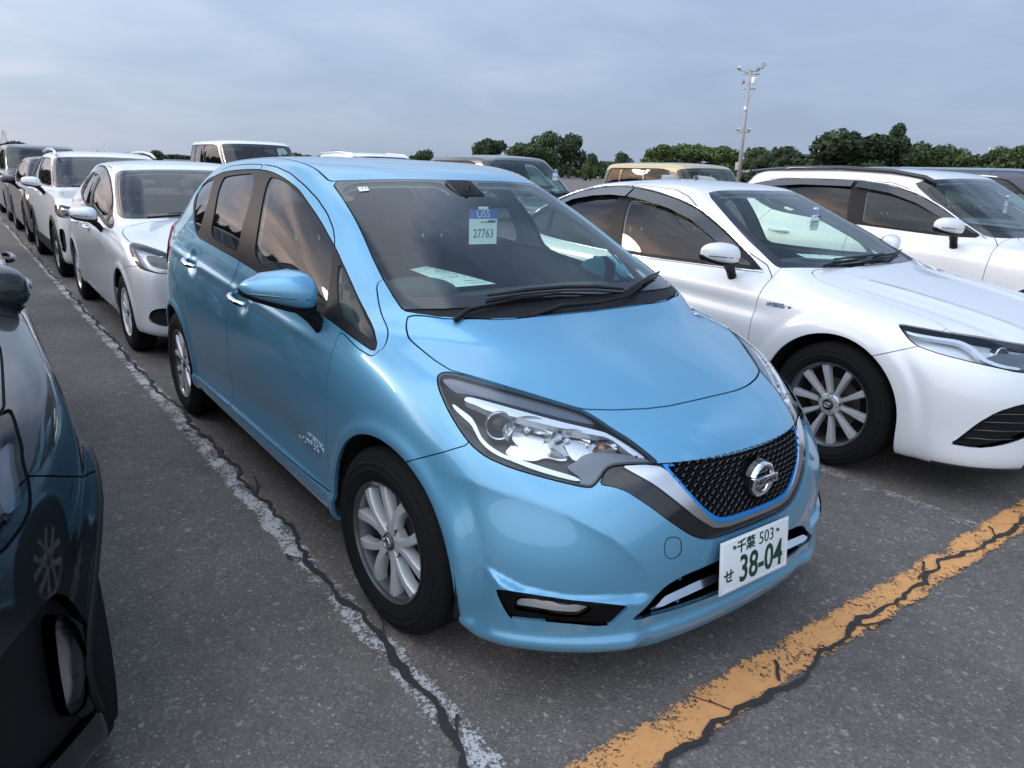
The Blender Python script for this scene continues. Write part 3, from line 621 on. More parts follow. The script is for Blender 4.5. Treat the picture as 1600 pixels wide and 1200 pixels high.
def seat(parent,x,y,z,m,s=1.0,name='front_seat',hr=True,wd=.50,tilt=-18):
    r_=empty(name,(x,y,z),parent)
    def cushion(nm,pts,hw,loc=(0,0,0)):
        bm=bmesh.new(); rows=[]
        for t,k in ((-hw,.86),(-hw*.75,1),(0,.97),(hw*.75,1),(hw,.86)):
            rows.append([bm.verts.new((cx0+(px-cx0)*k,t,cz0+(pz-cz0)*k)) for px,pz in pts for cx0,cz0 in [(sum(q[0] for q in pts)/len(pts),sum(q[1] for q in pts)/len(pts))]])
        n=len(pts)
        for a,b in zip(rows[:-1],rows[1:]):
            for i in range(n): bm.faces.new((a[i],a[(i+1)%n],b[(i+1)%n],b[i]))
        bm.faces.new(rows[0]); bm.faces.new(rows[-1][::-1])
        o=bm_obj(nm,bm,m,r_,smooth=True,bevel=0); md=o.modifiers.new('s','SUBSURF'); md.levels=md.render_levels=1
        return o
    cushion('seat_base',[(-.24,.0),(.26,.02),(.28,.12),(-.20,.10)],wd/2)
    cushion('seat_back',[(-.20,.05),(-.10,.10),(-.17,.40),(-.27,.66),(-.38,.64),(-.33,.35)],wd/2*.95)
    if hr:
        cushion('headrest',[(-.285,.70),(-.24,.76),(-.28,.88),(-.36,.87),(-.38,.76)],.13)
        for s in (-.06,.06): tube('headrest_post',[(-.31,s,.62),(-.315,s,.74)],.007,M['satin'],r_,6)
    return r_
def steering_wheel(parent,loc,tilt=R(25)):
    r_=empty('steering_wheel',loc,parent); r_.rotation_euler=(0,tilt,0)
    tube('wheel_rim',[(0,.185*math.cos(a),.185*math.sin(a)) for a in np.linspace(0,2*math.pi,40,endpoint=False)],.0145,M['plastic'],r_,8,closed=True)
    box('wheel_hub',(.01,0,-.01),(.04,.15,.12),M['plastic'],r_,.02)
    for a in (0,180,270): 
        c,s=math.cos(R(a)),math.sin(R(a)); box('wheel_spoke',(.005,.12*c,.12*s),(.015,.10 if abs(c)>.5 else .03,.035 if abs(c)>.5 else .10),M['plastic'],r_,.005)
    return r_
def wiper(parent,armp,bladep):
    up=lambda p,h: (p[0]+.4*h,p[1],p[2]+h)
    w_=tube('wiper_arm',[up(p,.02 if i else .012) for i,p in enumerate(armp)],[.010,.008,.0055,.005,.004][:len(armp)],M['plastic'],parent,6,flat=1.0)
    tube('wiper_blade',[up(p,.022) for p in bladep],[.005]+[.0075]*(len(bladep)-2)+[.005],M['rubber'],w_,6)
    tube('wiper_rubber',[up(p,.006) for p in bladep],.004,M['rubber'],w_,4)
def door_mirror(parent,loc,s,scale,paintm,boxy=False):
    """body-coloured shell on a black foot, mirror glass facing back; s=+1 left side, -1 right side"""
    r_=empty('door_mirror',loc,parent)
    # lofted sections from the inner end to the outer tip: (y, zc, half height, depth forward, xoff)
    secs=[(.00,.000,.046,.060,.0),(.014,.000,.072,.092,.0),(.05,.003,.082,.110,-.003),(.10,.010,.077,.106,-.010),(.15,.016,.062,.088,-.022),(.195,.019,.044,.064,-.036),(.222,.020,.027,.038,-.047),(.234,.020,.010,.014,-.054)]
    if boxy: secs=[(.00,.004,.040,.060,.0),(.014,.006,.066,.090,.0),(.05,.010,.078,.104,-.002),(.10,.014,.078,.100,-.008),(.15,.018,.073,.088,-.018),(.19,.022,.062,.068,-.030),(.215,.024,.046,.044,-.040),(.225,.024,.024,.016,-.048)]
    bm=bmesh.new(); rows=[]; n=20
    for y,zc,hh,dp,xo in secs:
        row=[]
        for i in range(n):
            a=2*math.pi*i/n; cx,cz=math.cos(a),math.sin(a)
            x=(dp*max(cx,0)**.8 if cx>0 else -.018*abs(cx)**.5)
            z=hh*(abs(cz)**.75)*(1 if cz>0 else -1)
            if cz<0: z*=.72
            row.append(bm.verts.new(((xo+x)*scale,s*y*scale,(zc+z)*scale)))
        rows.append(row)
    for a,b in zip(rows[:-1],rows[1:]):
        for i in range(n): bm.faces.new((a[i],a[(i+1)%n],b[(i+1)%n],b[i]))
    bm.faces.new(rows[0]); bm.faces.new(rows[-1][::-1])
    sh=bm_obj('mirror_shell',bm,paintm,r_,smooth=True); md=sh.modifiers.new('s','SUBSURF'); md.levels=md.render_levels=1
    # black lower edge and foot
    V=[];F=[]
    lo=[(y*scale,(zc-hh*.70)*scale,(dp*.80)*scale,xo*scale,) for y,zc,hh,dp,xo in secs]
    bm=bmesh.new(); rows=[]
    for y,z,dp,xo in lo: rows.append([bm.verts.new((xo-.022*scale,s*y,z+.012)),bm.verts.new((xo+dp,s*y,z+.008)),bm.verts.new((xo+dp*.8,s*y,z-.008)),bm.verts.new((xo-.018*scale,s*y,z-.010))])
    for a,b in zip(rows[:-1],rows[1:]):
        for i in range(4): bm.faces.new((a[i],a[(i+1)%4],b[(i+1)%4],b[i]))
    bm.faces.new(rows[0]); bm.faces.new(rows[-1][::-1]); bm_obj('mirror_lower_trim',bm,M['plastic'],r_,bevel=.003)
    bm=bmesh.new(); rows=[]
    for (y,z,hx,hy,x) in [(.075,-.035,.035,.055,.03),(.03,-.062,.030,.042,.02),(-.005,-.100,.028,.032,.012),(-.03,-.135,.030,.030,.008),(-.045,-.155,.034,.030,.006)]:
        rows.append([bm.verts.new(((x+hx*math.cos(a))*scale,s*(y+hy*math.sin(a))*scale,z*scale)) for a in np.linspace(0,2*math.pi,12,endpoint=False)])
    for a,b in zip(rows[:-1],rows[1:]):
        for i in range(12): bm.faces.new((a[i],a[(i+1)%12],b[(i+1)%12],b[i]))
    bm.faces.new(rows[0]); bm.faces.new(rows[-1][::-1]); bm_obj('mirror_foot',bm,M['plastic'],r_,smooth=True)
    V=[((-.026)*scale,s*(.012+.20*u)*scale,(zc)*scale) for u,zc in ((0,-.03),(.3,-.04),(.95,0.0),(1,.03),(.85,.075),(.3,.085),(0,.055))]
    raw('mirror_glass',V,[tuple(range(7))],M['chrome'],r_)
    tube('indicator_strip',[((xo+dp*.93)*scale,s*y*scale,(zc-.010)*scale) for y,zc,hh,dp,xo in secs[2:7]],[.003,.004,.004,.004,.003],M['lampgrey'],r_,6)
    return r_
def handle(parent,p0,p1,n,m=None,recess=None):
    """pull bar between two points, standing off along n, over a round dish"""
    p0,p1,n=Vector(p0),Vector(p1),Vector(n); 
    pts=[p0+n*.004,p0+n*.022+(p1-p0)*.06,p0+n*.034+(p1-p0)*.25,p0+n*.037+(p1-p0)*.5,p0+n*.034+(p1-p0)*.75,p0+n*.022+(p1-p0)*.94,p1+n*.004]
    o=tube('door_handle',pts,[.010,.013,.0135,.0135,.0135,.013,.010],m or M['chrome'],parent,10); return o
def dish(S,c,r,depth):
    d=np.sqrt(((S[...,0]-c[0])/1.35)**2+(S[...,2]-c[2])**2); b=depth*np.exp(-(d/r)**4)*(np.abs(S[...,1])>.5); S[...,1]-=b*np.sign(S[...,1])

def build_hero():
    car=tag(empty('hatchback_car',(0,0,0)),'metallic light blue hatchback with its chrome badged nose towards the orange line','car')
    P=np.array(HERO,float); P[...,1]*=-1
    S,tu,tv=surf(P,lambda i:.010 if i<6 else .020,.0095)
    FA=(.022,.31,.366); RA=(-2.6,.31,.352)
    arch_disp(S,*FA,amt=.012); arch_disp(S,*RA,amt=.012)
    # sill ledge: lower body steps out
    zc=.335+.0*S[...,0]; b=.014*sstep(-(S[...,2]-zc),-.012,.012)*sstep(-S[...,0],-.45,.35)*0+.013*sstep(zc-S[...,2],-.010,.012)*(S[...,0]<-.2)*(S[...,0]>-2.3)
    S[...,1]-=b
    # soft sculpted hollow on the doors above it
    S[...,1]+=.012*np.exp(-((S[...,2]-.43)/.07)**2)*sstep(-S[...,0],.35,.7)*sstep(S[...,0],-2.3,-1.9)
    # shoulder crease running back through the handles
    zs=.86+(-.35-S[...,0])*.055; S[...,1]-=.010*np.exp(-((S[...,2]-zs)/.022)**2)*sstep(-S[...,0],.3,.8)*sstep(S[...,0],-3.0,-2.6)
    # front bumper ledge over the fog lamps
    yy=np.abs(S[...,1]); zt=np.interp(yy,[.38,.51,.62,.70,.74,.80],[.352,.362,.369,.386,.41,.46])
    led=.022*sstep(zt-S[...,2],-.002,.014)*sstep(yy,.36,.42)*sstep(-yy,-.765,-.738)*(S[...,0]>.2)*sstep(S[...,2],.16,.2)
    nrm=np.stack([np.where(yy>.01,.75,1),-.65*np.ones_like(yy)],-1)
    S[...,0]+=led*.8; S[...,1]-=led*.6
    # crease falling from the wheel arch towards the lower opening: the skin tucks in beneath it
    zl=np.interp(yy,[.34,.38,.42,.495,.58,.674,.758,.80],[.36,.40,.455,.534,.592,.628,.65,.655]); dn=np.maximum(zl-S[...,2],0)
    tk=.015*(1-np.exp(-dn/.055))*sstep(yy,.36,.44)*sstep(-yy,-.80,-.76)*(S[...,0]>.2)*sstep(S[...,2],.20,.30); S[...,0]-=tk*.85; S[...,1]+=tk*.5
    # plate-level hollow above the lower opening and a kick at the lip
    kick=.018*sstep(.235-S[...,2],-.015,.02)*(S[...,0]>.25); S[...,0]+=kick*.8; S[...,1]-=kick*.35*(yy>.3)
    for c in ((-1.34,-.825,.886),(-2.165,-.818,.952)): dish(S,c,.055,.020)
    A,F=grid_mesh(S,tu,tv); sh=Shell(A,F)
    side=lambda c:np.abs(c[:,1])>.45
    for a in (FA,RA): sh.cut(arch_field(*a),'gone',['body'],where=lambda c,a=a:(np.abs(c[:,1])>.5)&(c[:,2]<.78)&(abs(c[:,0]-a[0])<.5))
    # windscreen
    wp=[(.034,.1),(.03,-.158),(.009,-.388),(-.063,-.549),(-.165,-.643),(-.208,-.653),(-.413,-.628),(-.664,-.579),(-.86,-.553),(-1.0,-.538),(-.95,-.45),(-.925,-.337),(-.916,-.15),(-.914,.1)]
    sh.cut(poly_field(wp,'top',1),'frit',['body'],where=lambda c:(c[:,2]>.95)&(c[:,0]>-1.05),gap=.0025)
    wc=[(-.113,.1),(-.112,-.2),(-.118,-.367),(-.145,-.49),(-.195,-.59),(-.246,-.622),(-.315,-.630),(-.42,-.625),(-.559,-.608),(-.751,-.574),(-.878,-.544),(-.915,-.525),(-.925,-.48),(-.905,-.36),(-.893,-.15),(-.893,-.10),(-.84,-.08),(-.78,-.06),(-.78,.1)]
    sh.cut(poly_field(wc,'top',1),'wglass',['frit'])
    wb=[(-.05,.1),(-.052,-.2),(-.062,-.39),(-.095,-.52),(-.15,-.61),(-.2,-.66),(-.17,-.70),(.1,-.6),(.15,.1)]
    sh.cut(poly_field(wb,'top',1),'cowl',['frit'])
    # side glass
    sh.cut(poly_field(side_poly(O['dlo']),'side',1),'frame',['body'],where=lambda c:side(c)&(c[:,2]>.85),gap=.0015)
    for k,n_ in (('g_front','glass_f'),('g_tri','glass_t'),('g_rear','glass_r'),('g_qtr','glass_q')):
        sh.cut(poly_field(side_poly(O[k]),'side',2 if k!='g_tri' else 1,.2),n_,['frame'],where=side)
    # bonnet
    hp=[(-.157,-.648),(-.141,-.666),(-.10,-.678),(-.057,-.676),(.05,-.669),(.10,-.660),(.124,-.654),(.261,-.564),(.38,-.477),(.455,-.419),(.501,-.335),(.538,-.24),(.556,-.158),(.561,-.07),(.562,.1),(.04,.1),(.036,-.158),(.014,-.388),(-.058,-.552)]
    sh.cut(poly_field(hp,'top',1,.15),'hood',['body'],where=lambda c:(c[:,2]>.78)&(c[:,0]>-.3),gap=.0028)
    # head lamp
    sh.cut(poly_field(O['hl'],HLDIR,1,.2),'hl',['body','hood','gap'],where=lambda c:(c[:,0]>0)&(c[:,2]>.5),gap=.0022)
    # grille group, in front view (y,z)
    gout=[(-.486,.664),(-.470,.685),(-.455,.699),(-.438,.706),(-.415,.708),(-.369,.711),(-.322,.709),(-.22,.708),(-.103,.704),(.1,.701),(.1,.474),(-.10,.475),(-.165,.478),(-.210,.487),(-.233,.497),(-.256,.508),(-.287,.529),(-.342,.573),(-.38,.608),(-.429,.648),(-.456,.659)]
    sh.cut(poly_field(gout,'front',1,.15),'gout',['body','gap','hood'],where=lambda c:(c[:,0]>.45),gap=.0015)
    gch=[(-.419,.706),(-.36,.708),(-.322,.702),(-.309,.692),(-.262,.622),(-.205,.558),(-.178,.536),(-.155,.526),(-.10,.520),(.1,.519),(.1,.506),(-.12,.507),(-.160,.513),(-.184,.519),(-.246,.562),(-.302,.613),(-.356,.663),(-.396,.690)]
    sh.cut(poly_field(gch,'front',1,.15),'gchr',['gout'])
    gme=[(-.314,.712),(.1,.712),(.1,.5195),(-.10,.5205),(-.155,.5265),(-.178,.5365),(-.205,.5585),(-.262,.6225),(-.309,.6925)]
    f=poly_field(gme,'front',1,.15)
    sh.cut(f,'gblue',['gout'],where=lambda c:(c[:,2]<.706))
    sh.cut(lambda V,f=f:np.maximum(f(V)+.0085+.006*sstep(.60-V[:,2],0,.06),-1),'gmesh',['gblue'])
    # lower opening, chrome bar, fog lamp recess
    sl=[(-.440,.286),(-.419,.306),(-.380,.334),(-.335,.372),(-.278,.390),(-.131,.400),(.1,.402),(.1,.268),(-.10,.268),(-.25,.273),(-.372,.277)]
    sh.cut(poly_field(sl,'front',1,.15),'slot',['body'],where=lambda c:c[:,0]>.45)
    cb=[(-.378,.313),(-.354,.330),(-.335,.340),(-.216,.352),(-.125,.355),(.1,.356),(.1,.329),(-.107,.329),(-.208,.327),(-.31,.317),(-.345,.309)]
    sh.cut(poly_field(cb,'front',1,.15),'cbar',['slot'],where=lambda c:c[:,0]>.45)
    FOGD=(-1.3,1.15,-1.1)
    sh.cut(poly_field(O['fog'],FOGD,1,.15),'fog',['body'],where=lambda c:(c[:,0]>.3)&(c[:,2]<.45))
    sh.cut(poly_field(O['foglamp'],FOGD,1,.15),'foglamp',['fog'],where=lambda c:c[:,0]>.3)
    cp=chaikin(O['cap'],2); tube('tow_eye_cover',[(x+.0006,y,z) for x,y,z in cp.tolist()],.0013,M['gap'],car,5,closed=True)
    m_=sh.mask(['gblue'],lambda c:(c[:,2]>.688)&(np.abs(c[:,1])<.285)); sh.L[m_]=sh.lid('gmesh')
    # panels
    sh.cut(poly_field([(-.9,.2),(-.921,-.337),(-.945,-.45),(-1.005,-.541),(-1.16,-.537),(-1.4,-.548),(-1.9,-.556),(-2.3,-.545),(-2.62,-.50),(-2.8,-.43),(-2.85,.2)],'top',1,.1),'roof',['body'],where=lambda c:c[:,2]>1.385,gap=.004,gapname='ditch')
    bp=[(.0,.0),(.0,.560),(.105,.610),(.139,.634),(.209,.670),(.28,.705),(.331,.734),(.40,.95),(1,.95),(1,0)]
    sh.cut(poly_field(bp,'side',0),'bumper',['body'],where=lambda c:c[:,0]>.0,gap=.0018)
    fd=[(-.371,.948),(-.378,.855),(-.392,.738),(-.403,.602),(-.413,.477),(-.395,.372),(-.385,.338),(-.6,.330),(-1.0,.325),(-1.594,.318),(-1.598,.438),(-1.580,.57),(-1.562,.698),(-1.542,.823),(-1.499,.932),(-1.412,1.031),(-1.47,1.2),(-1.56,1.40),(-1.60,1.462),(-1.43,1.455),(-1.255,1.432),(-1.094,1.387),(-.954,1.34),(-.835,1.291),(-.744,1.243),(-.694,1.208),(-.652,1.172),(-.55,1.08),(-.45,.99)]
    sh.cut(poly_field(fd,'side',1,.12),'fdoor',['body'],where=lambda c:(np.abs(c[:,1])>.5)&(c[:,0]<-.2),gap=.002)
    rd=[(-1.600,.318),(-1.604,.438),(-1.586,.57),(-1.568,.698),(-1.548,.823),(-1.505,.932),(-1.418,1.031),(-1.476,1.2),(-1.566,1.40),(-1.606,1.462),(-1.80,1.46),(-1.969,1.455),(-2.15,1.444),(-2.28,1.42),(-2.25,1.25),(-2.22,1.12),(-2.227,1.064),(-2.313,.972),(-2.326,.868),(-2.309,.732),(-2.208,.573),(-2.057,.411),(-1.999,.335),(-1.95,.318)]
    sh.cut(poly_field(rd,'side',1,.12),'rdoor',['body'],where=lambda c:(np.abs(c[:,1])>.5)&(c[:,0]<-1.3),gap=.002)
    fe=[(-.42,.1),(-.417,.477),(-.407,.602),(-.396,.738),(-.382,.855),(-.372,.93),(-.25,.90),(-.15,.888),(-.135,.92),(-.22,.99),(-.36,1.085),(-.35,1.12),(-.2,1.06),(0,1.02),(.7,1.0),(.7,.1)]
    sh.cut(poly_field(fe,'side',1,.12),'fender',['body'],where=lambda c:(np.abs(c[:,1])>.4)&(c[:,0]>-.6),gap=.0018)
    sh.cut(poly_field([(-3.4,.80),(-3.02,.82),(-2.90,.90),(-2.86,1.02),(-2.92,1.10),(-3.4,1.12)],'side',1),'tail',['body'],where=lambda c:np.abs(c[:,1])>.42,gap=.002)
    sh.cut(poly_field([(-3.4,.0),(-3.4,.62),(-2.93,.62),(-2.9,.56),(-2.9,0)],'side',0),'rbumper',['body'],gap=.002)
    sh.cut(poly_field([(-.50,1.14),(.50,1.14),(.44,1.38),(-.44,1.38)],'front',1),'rglass',['body'],where=lambda c:c[:,0]<-2.7)
    p=lambda *a,**k: panel(sh,*a,parent=car,**k)
    B=M['blue']
    p('bumper','front_bumper',B); p('hood','bonnet',B); p('roof','roof_panel',B)
    p('body','body_frame',B); p('rbumper','rear_bumper',B)
    p(['gap','ditch','capline'],'panel_joint',M['gap'],inset=.011,depth=0)
    p('frit','windscreen_border',M['gloss_black'],depth=.004); p('wglass','windscreen',M['wglass'],inset=.0005,depth=0); p('cowl','cowl_panel',M['plastic'],inset=.004,depth=.012)
    p('rglass','rear_window',M['dglass'],inset=.002,depth=0)
    for s in 'RL':
        q=lambda l,n,m,par=car,**k: panel(sh,l,n,m,par,side=s,**k)
        q('fender','front_fender',B)
        d1=q('fdoor','front_door',B); d2=q('rdoor','rear_door',B)
        q('frame','window_surround',M['plastic'],inset=.0025,depth=.010)
        q('glass_f','side_window',M['glass'],inset=.007,depth=0); q('glass_t','quarter_window',M['glass'],inset=.006,depth=0)
        q('glass_r','side_window',M['dglass'],inset=.007,depth=0); q('glass_q','quarter_window',M['dglass'],inset=.006,depth=0)
        q('tail','tail_lamp',M['redlens'],inset=-.012,depth=.03)
        sg=-1 if s=='R' else 1
        handle(d1,(-1.44,sg*.830,.899),(-1.255,sg*.830,.881),(0,sg,0)); handle(d2,(-2.25,sg*.822,.964),(-2.075,sg*.826,.946),(0,sg,0))
        liner('wheel_arch_liner',FA[0],FA[1],FA[2]+.012,.45,.81,car,sg); liner('wheel_arch_liner',RA[0],RA[1],RA[2]+.012,.45,.81,car,sg)
        # belt moulding
        # head lamp: housing behind a clear lens
        HA,HF=sh.get('hl')
        hs=Shell(HA,HF,'hl')
        hfield=poly_field(O['hl'],HLDIR,1,.2)
        hs.cut(lambda V:-(hfield(V)+.007),'rim',['hl'])
        hs.cut(poly_field(O['hl_top'],HLDIR,1,.2),'top',['hl'])
        hs.cut(poly_field(O['hl_low'],HLDIR,1,.2),'low',['hl'])
        hs.cut(poly_field(O['hl_bar'],HLDIR,1,.2),'bar',['hl','top'])
        hs.cut(poly_field(O['hl_drl'],HLDIR,1,.2),'drl',['hl','low'])
        hs.cut(poly_field(O['hl_ind'],HLDIR,1,.2),'ind',['hl','low'])
        hs.cut(poly_field(O['hl_ref'],HLDIR,1,.2),'ref',['hl'])
        lamp=panel(hs,['hl','ref','ind','drl','bar','top','low'],'headlight',M['lampblack'],car,side=s,inset=.085,depth=-.084)
        hq=lambda l,n,m,**k: panel(hs,l,n,m,lamp,side=s,**k)
        hq('ref','reflector_panel',M['satin'],inset=.066,depth=.012); hq('ind','reflector_panel',M['satin'],inset=.050,depth=.02)
        hq('rim','lamp_rim',M['lampblack'],inset=.003,depth=.03)
        hq('top','upper_trim',M['lampgrey'],inset=.010,depth=.02); hq('low','lower_trim',M['lampgrey'],inset=.010,depth=.03)
        hq('bar','light_guide',M['lampclear'],inset=.012,depth=.03); hq('drl','light_guide',M['lampclear'],inset=.012,depth=.03)
        panel(hs,['hl','ref','ind','drl','bar','top','low','rim'],'lamp_lens',M['lens'],lamp,side=s,inset=.0005,depth=0)
        # reflector bowls, faceted
        for (c,ax,r_,dp) in (((.405,-.575,.762),(.80,-.50,.08),.058,.05),((.50,-.50,.745),(.85,-.40,.08),.050,.045),((.575,-.44,.738),(.85,-.36,.08),.034,.035)):
            c=Vector((c[0]-.012,sg*(abs(c[1])-.008),c[2])); axv=Vector((ax[0],sg*abs(ax[1]),ax[2])).normalized()
            n_=28; V=[c-axv*dp]; Fc=[]
            q_=axv.to_track_quat('Y','Z')
            for ri,(rr,dd) in enumerate(((.25,.94),(.5,.78),(.78,.44),(1.0,0.0))):
                for i in range(n_):
                    a=2*math.pi*i/n_; V.append(c+q_@Vector((rr*r_*1.25*math.cos(a),-dd*dp,rr*r_*.80*math.sin(a))))
            for i in range(n_): Fc.append((0,1+i,1+(i+1)%n_))
            for k_ in (0,1,2):
                for i in range(n_): a0=1+k_*n_; Fc.append((a0+i,a0+n_+i,a0+n_+(i+1)%n_,a0+(i+1)%n_))
            raw('reflector',V,Fc,M['reflector'],lamp,smooth=True)
            bb=bmesh.new(); bmesh.ops.create_uvsphere(bb,u_segments=10,v_segments=6,radius=.010,matrix=Matrix.Translation(c-axv*dp*.45)); bm_obj('bulb',bb,M['amber'] if r_<.04 else M['lampclear'],lamp,smooth=True)
        # projector
        c=Vector((.330,sg*.622,.772)); axv=Vector((.86,sg*.48,.05)).normalized(); q_=axv.to_track_quat('Y','Z')
        for nm,prof,mt in (('projector_ring',[(-.03,.040),(.004,.043),(.010,.040),(.008,.036),(-.01,.033),(-.02,.031)],M['satin']),('projector_lens',[(-.012,.032),(-.002,.029),(.008,.022),(.014,.012),(.016,.0001)],M['darklens'])):
            o=lathe(nm,prof,mt,lamp,36); o.location=c; o.rotation_mode='QUATERNION'; o.rotation_quaternion=q_
        o=lathe('projector_shutter',[(-.02,.031),(-.022,.0001)],M['lampblack'],lamp,24); o.location=c; o.rotation_mode='QUATERNION'; o.rotation_quaternion=q_
        # fog lamp
        fg=q('fog','fog_lamp_surround',M['plastic'],inset=.010,depth=.0)
        panel(sh,'fog','surround_edge',M['plastic'],fg,side=s,inset=.010,depth=-.009)
        fl=q('foglamp','fog_lamp',M['lampclear'],inset=.022,depth=-.014); panel(sh,'foglamp','fog_lens',M['lens'],fl,side=s,inset=.006,depth=0)
        for zz in (.268,.285,.302,.319): tube('surround_slat',[(.512+(.3-zz)*.1,sg*.700,zz),(.535,sg*.672,zz-.002)],.003,M['plastic'],fg,4)
        c=Vector((.585,sg*.62,.292)); bb=bmesh.new(); bmesh.ops.create_uvsphere(bb,u_segments=12,v_segments=8,radius=.018,matrix=Matrix.Translation(c)); bm_obj('bulb',bb,M['lampclear'],fl,smooth=True)
        # parking sensors
        for (x,y,z,nx) in ((.560,.665,.424,.80),(.7715,.214,.436,.12)):
            n_=Vector((1,sg*nx,.03)).normalized(); q_=n_.to_track_quat('Y','Z')
            o=lathe('sensor_joint',[(.0004,.0140),(.0012,.0132),(.0004,.0124)],M['gap'],car,24); o.location=Vector((x,sg*y,z)); o.rotation_mode='QUATERNION'; o.rotation_quaternion=q_
            o=lathe('parking_sensor',[(.001,.0125),(.0018,.0115),(.0,.0088),(.0018,.0084),(.0022,.0001)],B,car,24); o.location=Vector((x,sg*y,z))-n_*.0; o.rotation_mode='QUATERNION'; o.rotation_quaternion=q_
    p('gout','grille_surround',M['gloss_black'],inset=.006,depth=.02)
    p('gchr','grille_chrome',M['satin'],inset=-.003,depth=.012)
    p('gblue','grille_blue_strip',M['bluetrim'],inset=-.001,depth=.02)
    gp=p('gmesh','grille',M['gap'],inset=.035,depth=-.03)
    GA,GF=sh.get('gmesh'); G2=np.concatenate([GA,mirror(GA,GF)[0]]); look=surf_lookup(G2); fm=poly_field(gme+[],'front',1,.15)
    bm=bmesh.new(); cw,chh=.0300,.0185
    for row in range(14):
        for col in range(-13,14):
            y0=col*cw+(cw/2 if row%2 else 0); z0=.515+row*chh*.78
            fz=np.array([[0,-abs(y0),z0]]); 
            if fm(fz)[0]>-.006: continue
            if (y0/.055)**2+((z0-.632)/.055)**2<.75: continue
            x0,nn=look((y0,z0)); rows=[]
            for rad,dx in ((1.0,-.004),(.86,-.001),(.80,-.004),(.70,-.024)):
                rows.append([bm.verts.new((x0+dx-(abs(y0+cw/2*rad*math.cos(a)*1.1)-abs(y0))*nn[1]/max(nn[0],.3)*np.sign(y0)*np.sign(y0)*0,y0+cw/2*1.12*rad*math.cos(a),z0+chh/2*1.05*rad*math.sin(a))) for a in np.linspace(0,2*math.pi,6,endpoint=False)])
            for a,b in zip(rows[:-1],rows[1:]):
                for i in range(6): bm.faces.new((a[i],a[(i+1)%6],b[(i+1)%6],b[i]))
    bmesh.ops.recalc_face_normals(bm,faces=bm.faces[:]); me_=bm_obj('honeycomb',bm,M['mesh'],gp); me_['kind']='stuff'
    # badge
    bd=empty('badge',(.792,0,.632),car); 
    lathe_o=lathe('badge_mount',[(-.02,.058),(-.006,.056),(-.004,.050),(-.004,.0001)],M['gloss_black'],bd,40); lathe_o.rotation_euler=(0,0,-R(90))
    o=lathe('badge_ring',[(-.004,.054),(.004,.053),(.008,.048),(.006,.041),(-.002,.039)],M['chrome'],bd,48,closed=True); o.rotation_euler=(0,0,-R(90))
    box('badge_bar',(.008,0,0),(.012,.118,.027),M['chrome'],bd,.003)
    text_obj('badge_lettering','NISSAN',.0255,M['gloss_black'],bd,frame((.0145,0,0),(0,1,0),(0,0,1)),.0006,font_scale=(1.12,.92),bold=.0006)
    # lower opening
    so=p('slot','lower_opening',M['gap'],inset=.055,depth=-.055)
    CA,CF=sh.get('cbar'); CA,CF=weld(CA,CF,*mirror(CA,CF)); zm=CA[:,2]; CA[:,0]+=.004+.006*np.clip((.340-zm)/.014,-1,1); CA[:,5]+=1.0; CA[:,3:6]/=np.linalg.norm(CA[:,3:6],axis=1,keepdims=True)
    V_,N_,F_=flange(CA[:,:3],CA[:,3:6],CF,.03); raw('chrome_bar',V_,F_,M['satin'],car,N_)
    for y in (-.25,.25): box('grille_stay',(.715,y,.335),(.04,.008,.13),B,so,.002)
    # number plate
    pl=empty('number_plate',(.803,0,.388),car); pl.rotation_euler=(0,-.10,0)
    bm=bmesh.new(); bmesh.ops.create_cube(bm,size=1,matrix=Matrix.Diagonal((.004,.33,.165,1))); bm_obj('plate_blank',bm,M['plate'],pl,bevel=.0015)
    tube('plate_rim',[(.0025,sy*.157*1+0,sz*.0745) for sy,sz in ((-1,-1),(1,-1),(1,1),(-1,1))],.0016,M['plate'],pl,5,closed=True)
    box('plate_bracket',(-.016,0,0),(.026,.20,.10),M['plastic'],pl)
    T=lambda nm,b,s,y,z,fs=(1,1),bold=.0: text_obj(nm,b,s,M['plateink'],pl,frame((.0026,y,z),(0,1,0),(0,0,1)),.0006,fs,bold=bold)
    T('plate_lettering','千葉',.044,-.048,.047,(1.0,1.0),.0008); T('plate_lettering','503',.056,.052,.047,(.92,1.0),-.0002)
    T('plate_lettering','せ',.046,-.125,-.033,(1,1),.001); T('plate_lettering','38-04',.116,.030,-.028,(.80,1.02),.0019)
    for y in (-.105,.105):
        bb=bmesh.new(); bmesh.ops.create_cone(bb,cap_ends=True,segments=8,radius1=.006,radius2=.005,depth=.006,matrix=Matrix.Translation((.004,y,.055))@Matrix.Rotation(R(90),4,'Y')); bm_obj('plate_screw',bb,M['alloy2'],pl)
    # wipers
    wiper(car,[(-.040,-.545,.995),(-.060,-.482,1.012),(-.060,-.394,1.022),(-.062,-.292,1.032),(-.055,-.102,1.040)],[(-.089,-.389,1.048),(-.086,-.228,1.055),(-.079,-.058,1.056),(-.06,.08,1.05),(-.041,.203,1.036)])
    wiper(car,[(.01,-.28,.99),(.006,-.138,1.008),(.016,.023,1.008),(.0,.178,1.016),(-.059,.318,1.039)],[(-.03,.205,1.030),(-.065,.30,1.046),(-.11,.40,1.055),(-.185,.552,1.063)])
    # mirrors
    for s in (-1,1):
        mo=door_mirror(car,(-.535,s*.822,1.040),s,1.0,B)
        if s>0: mo.rotation_euler=(0,0,R(84)); mo.location=(-.62,.765,1.0)
    # wheels
    put_wheels(make_wheel('hero'),car,2.6,.742,.311,steer=.085)
    # e-power badge on the door
    text_obj('door_badge','e-POWER',.050,M['chrome'],car,frame((-.580,-.8445,.468),(1,0,.05),(0,.02,1)),.0012,font_scale=(.95,.8),bold=.0012)
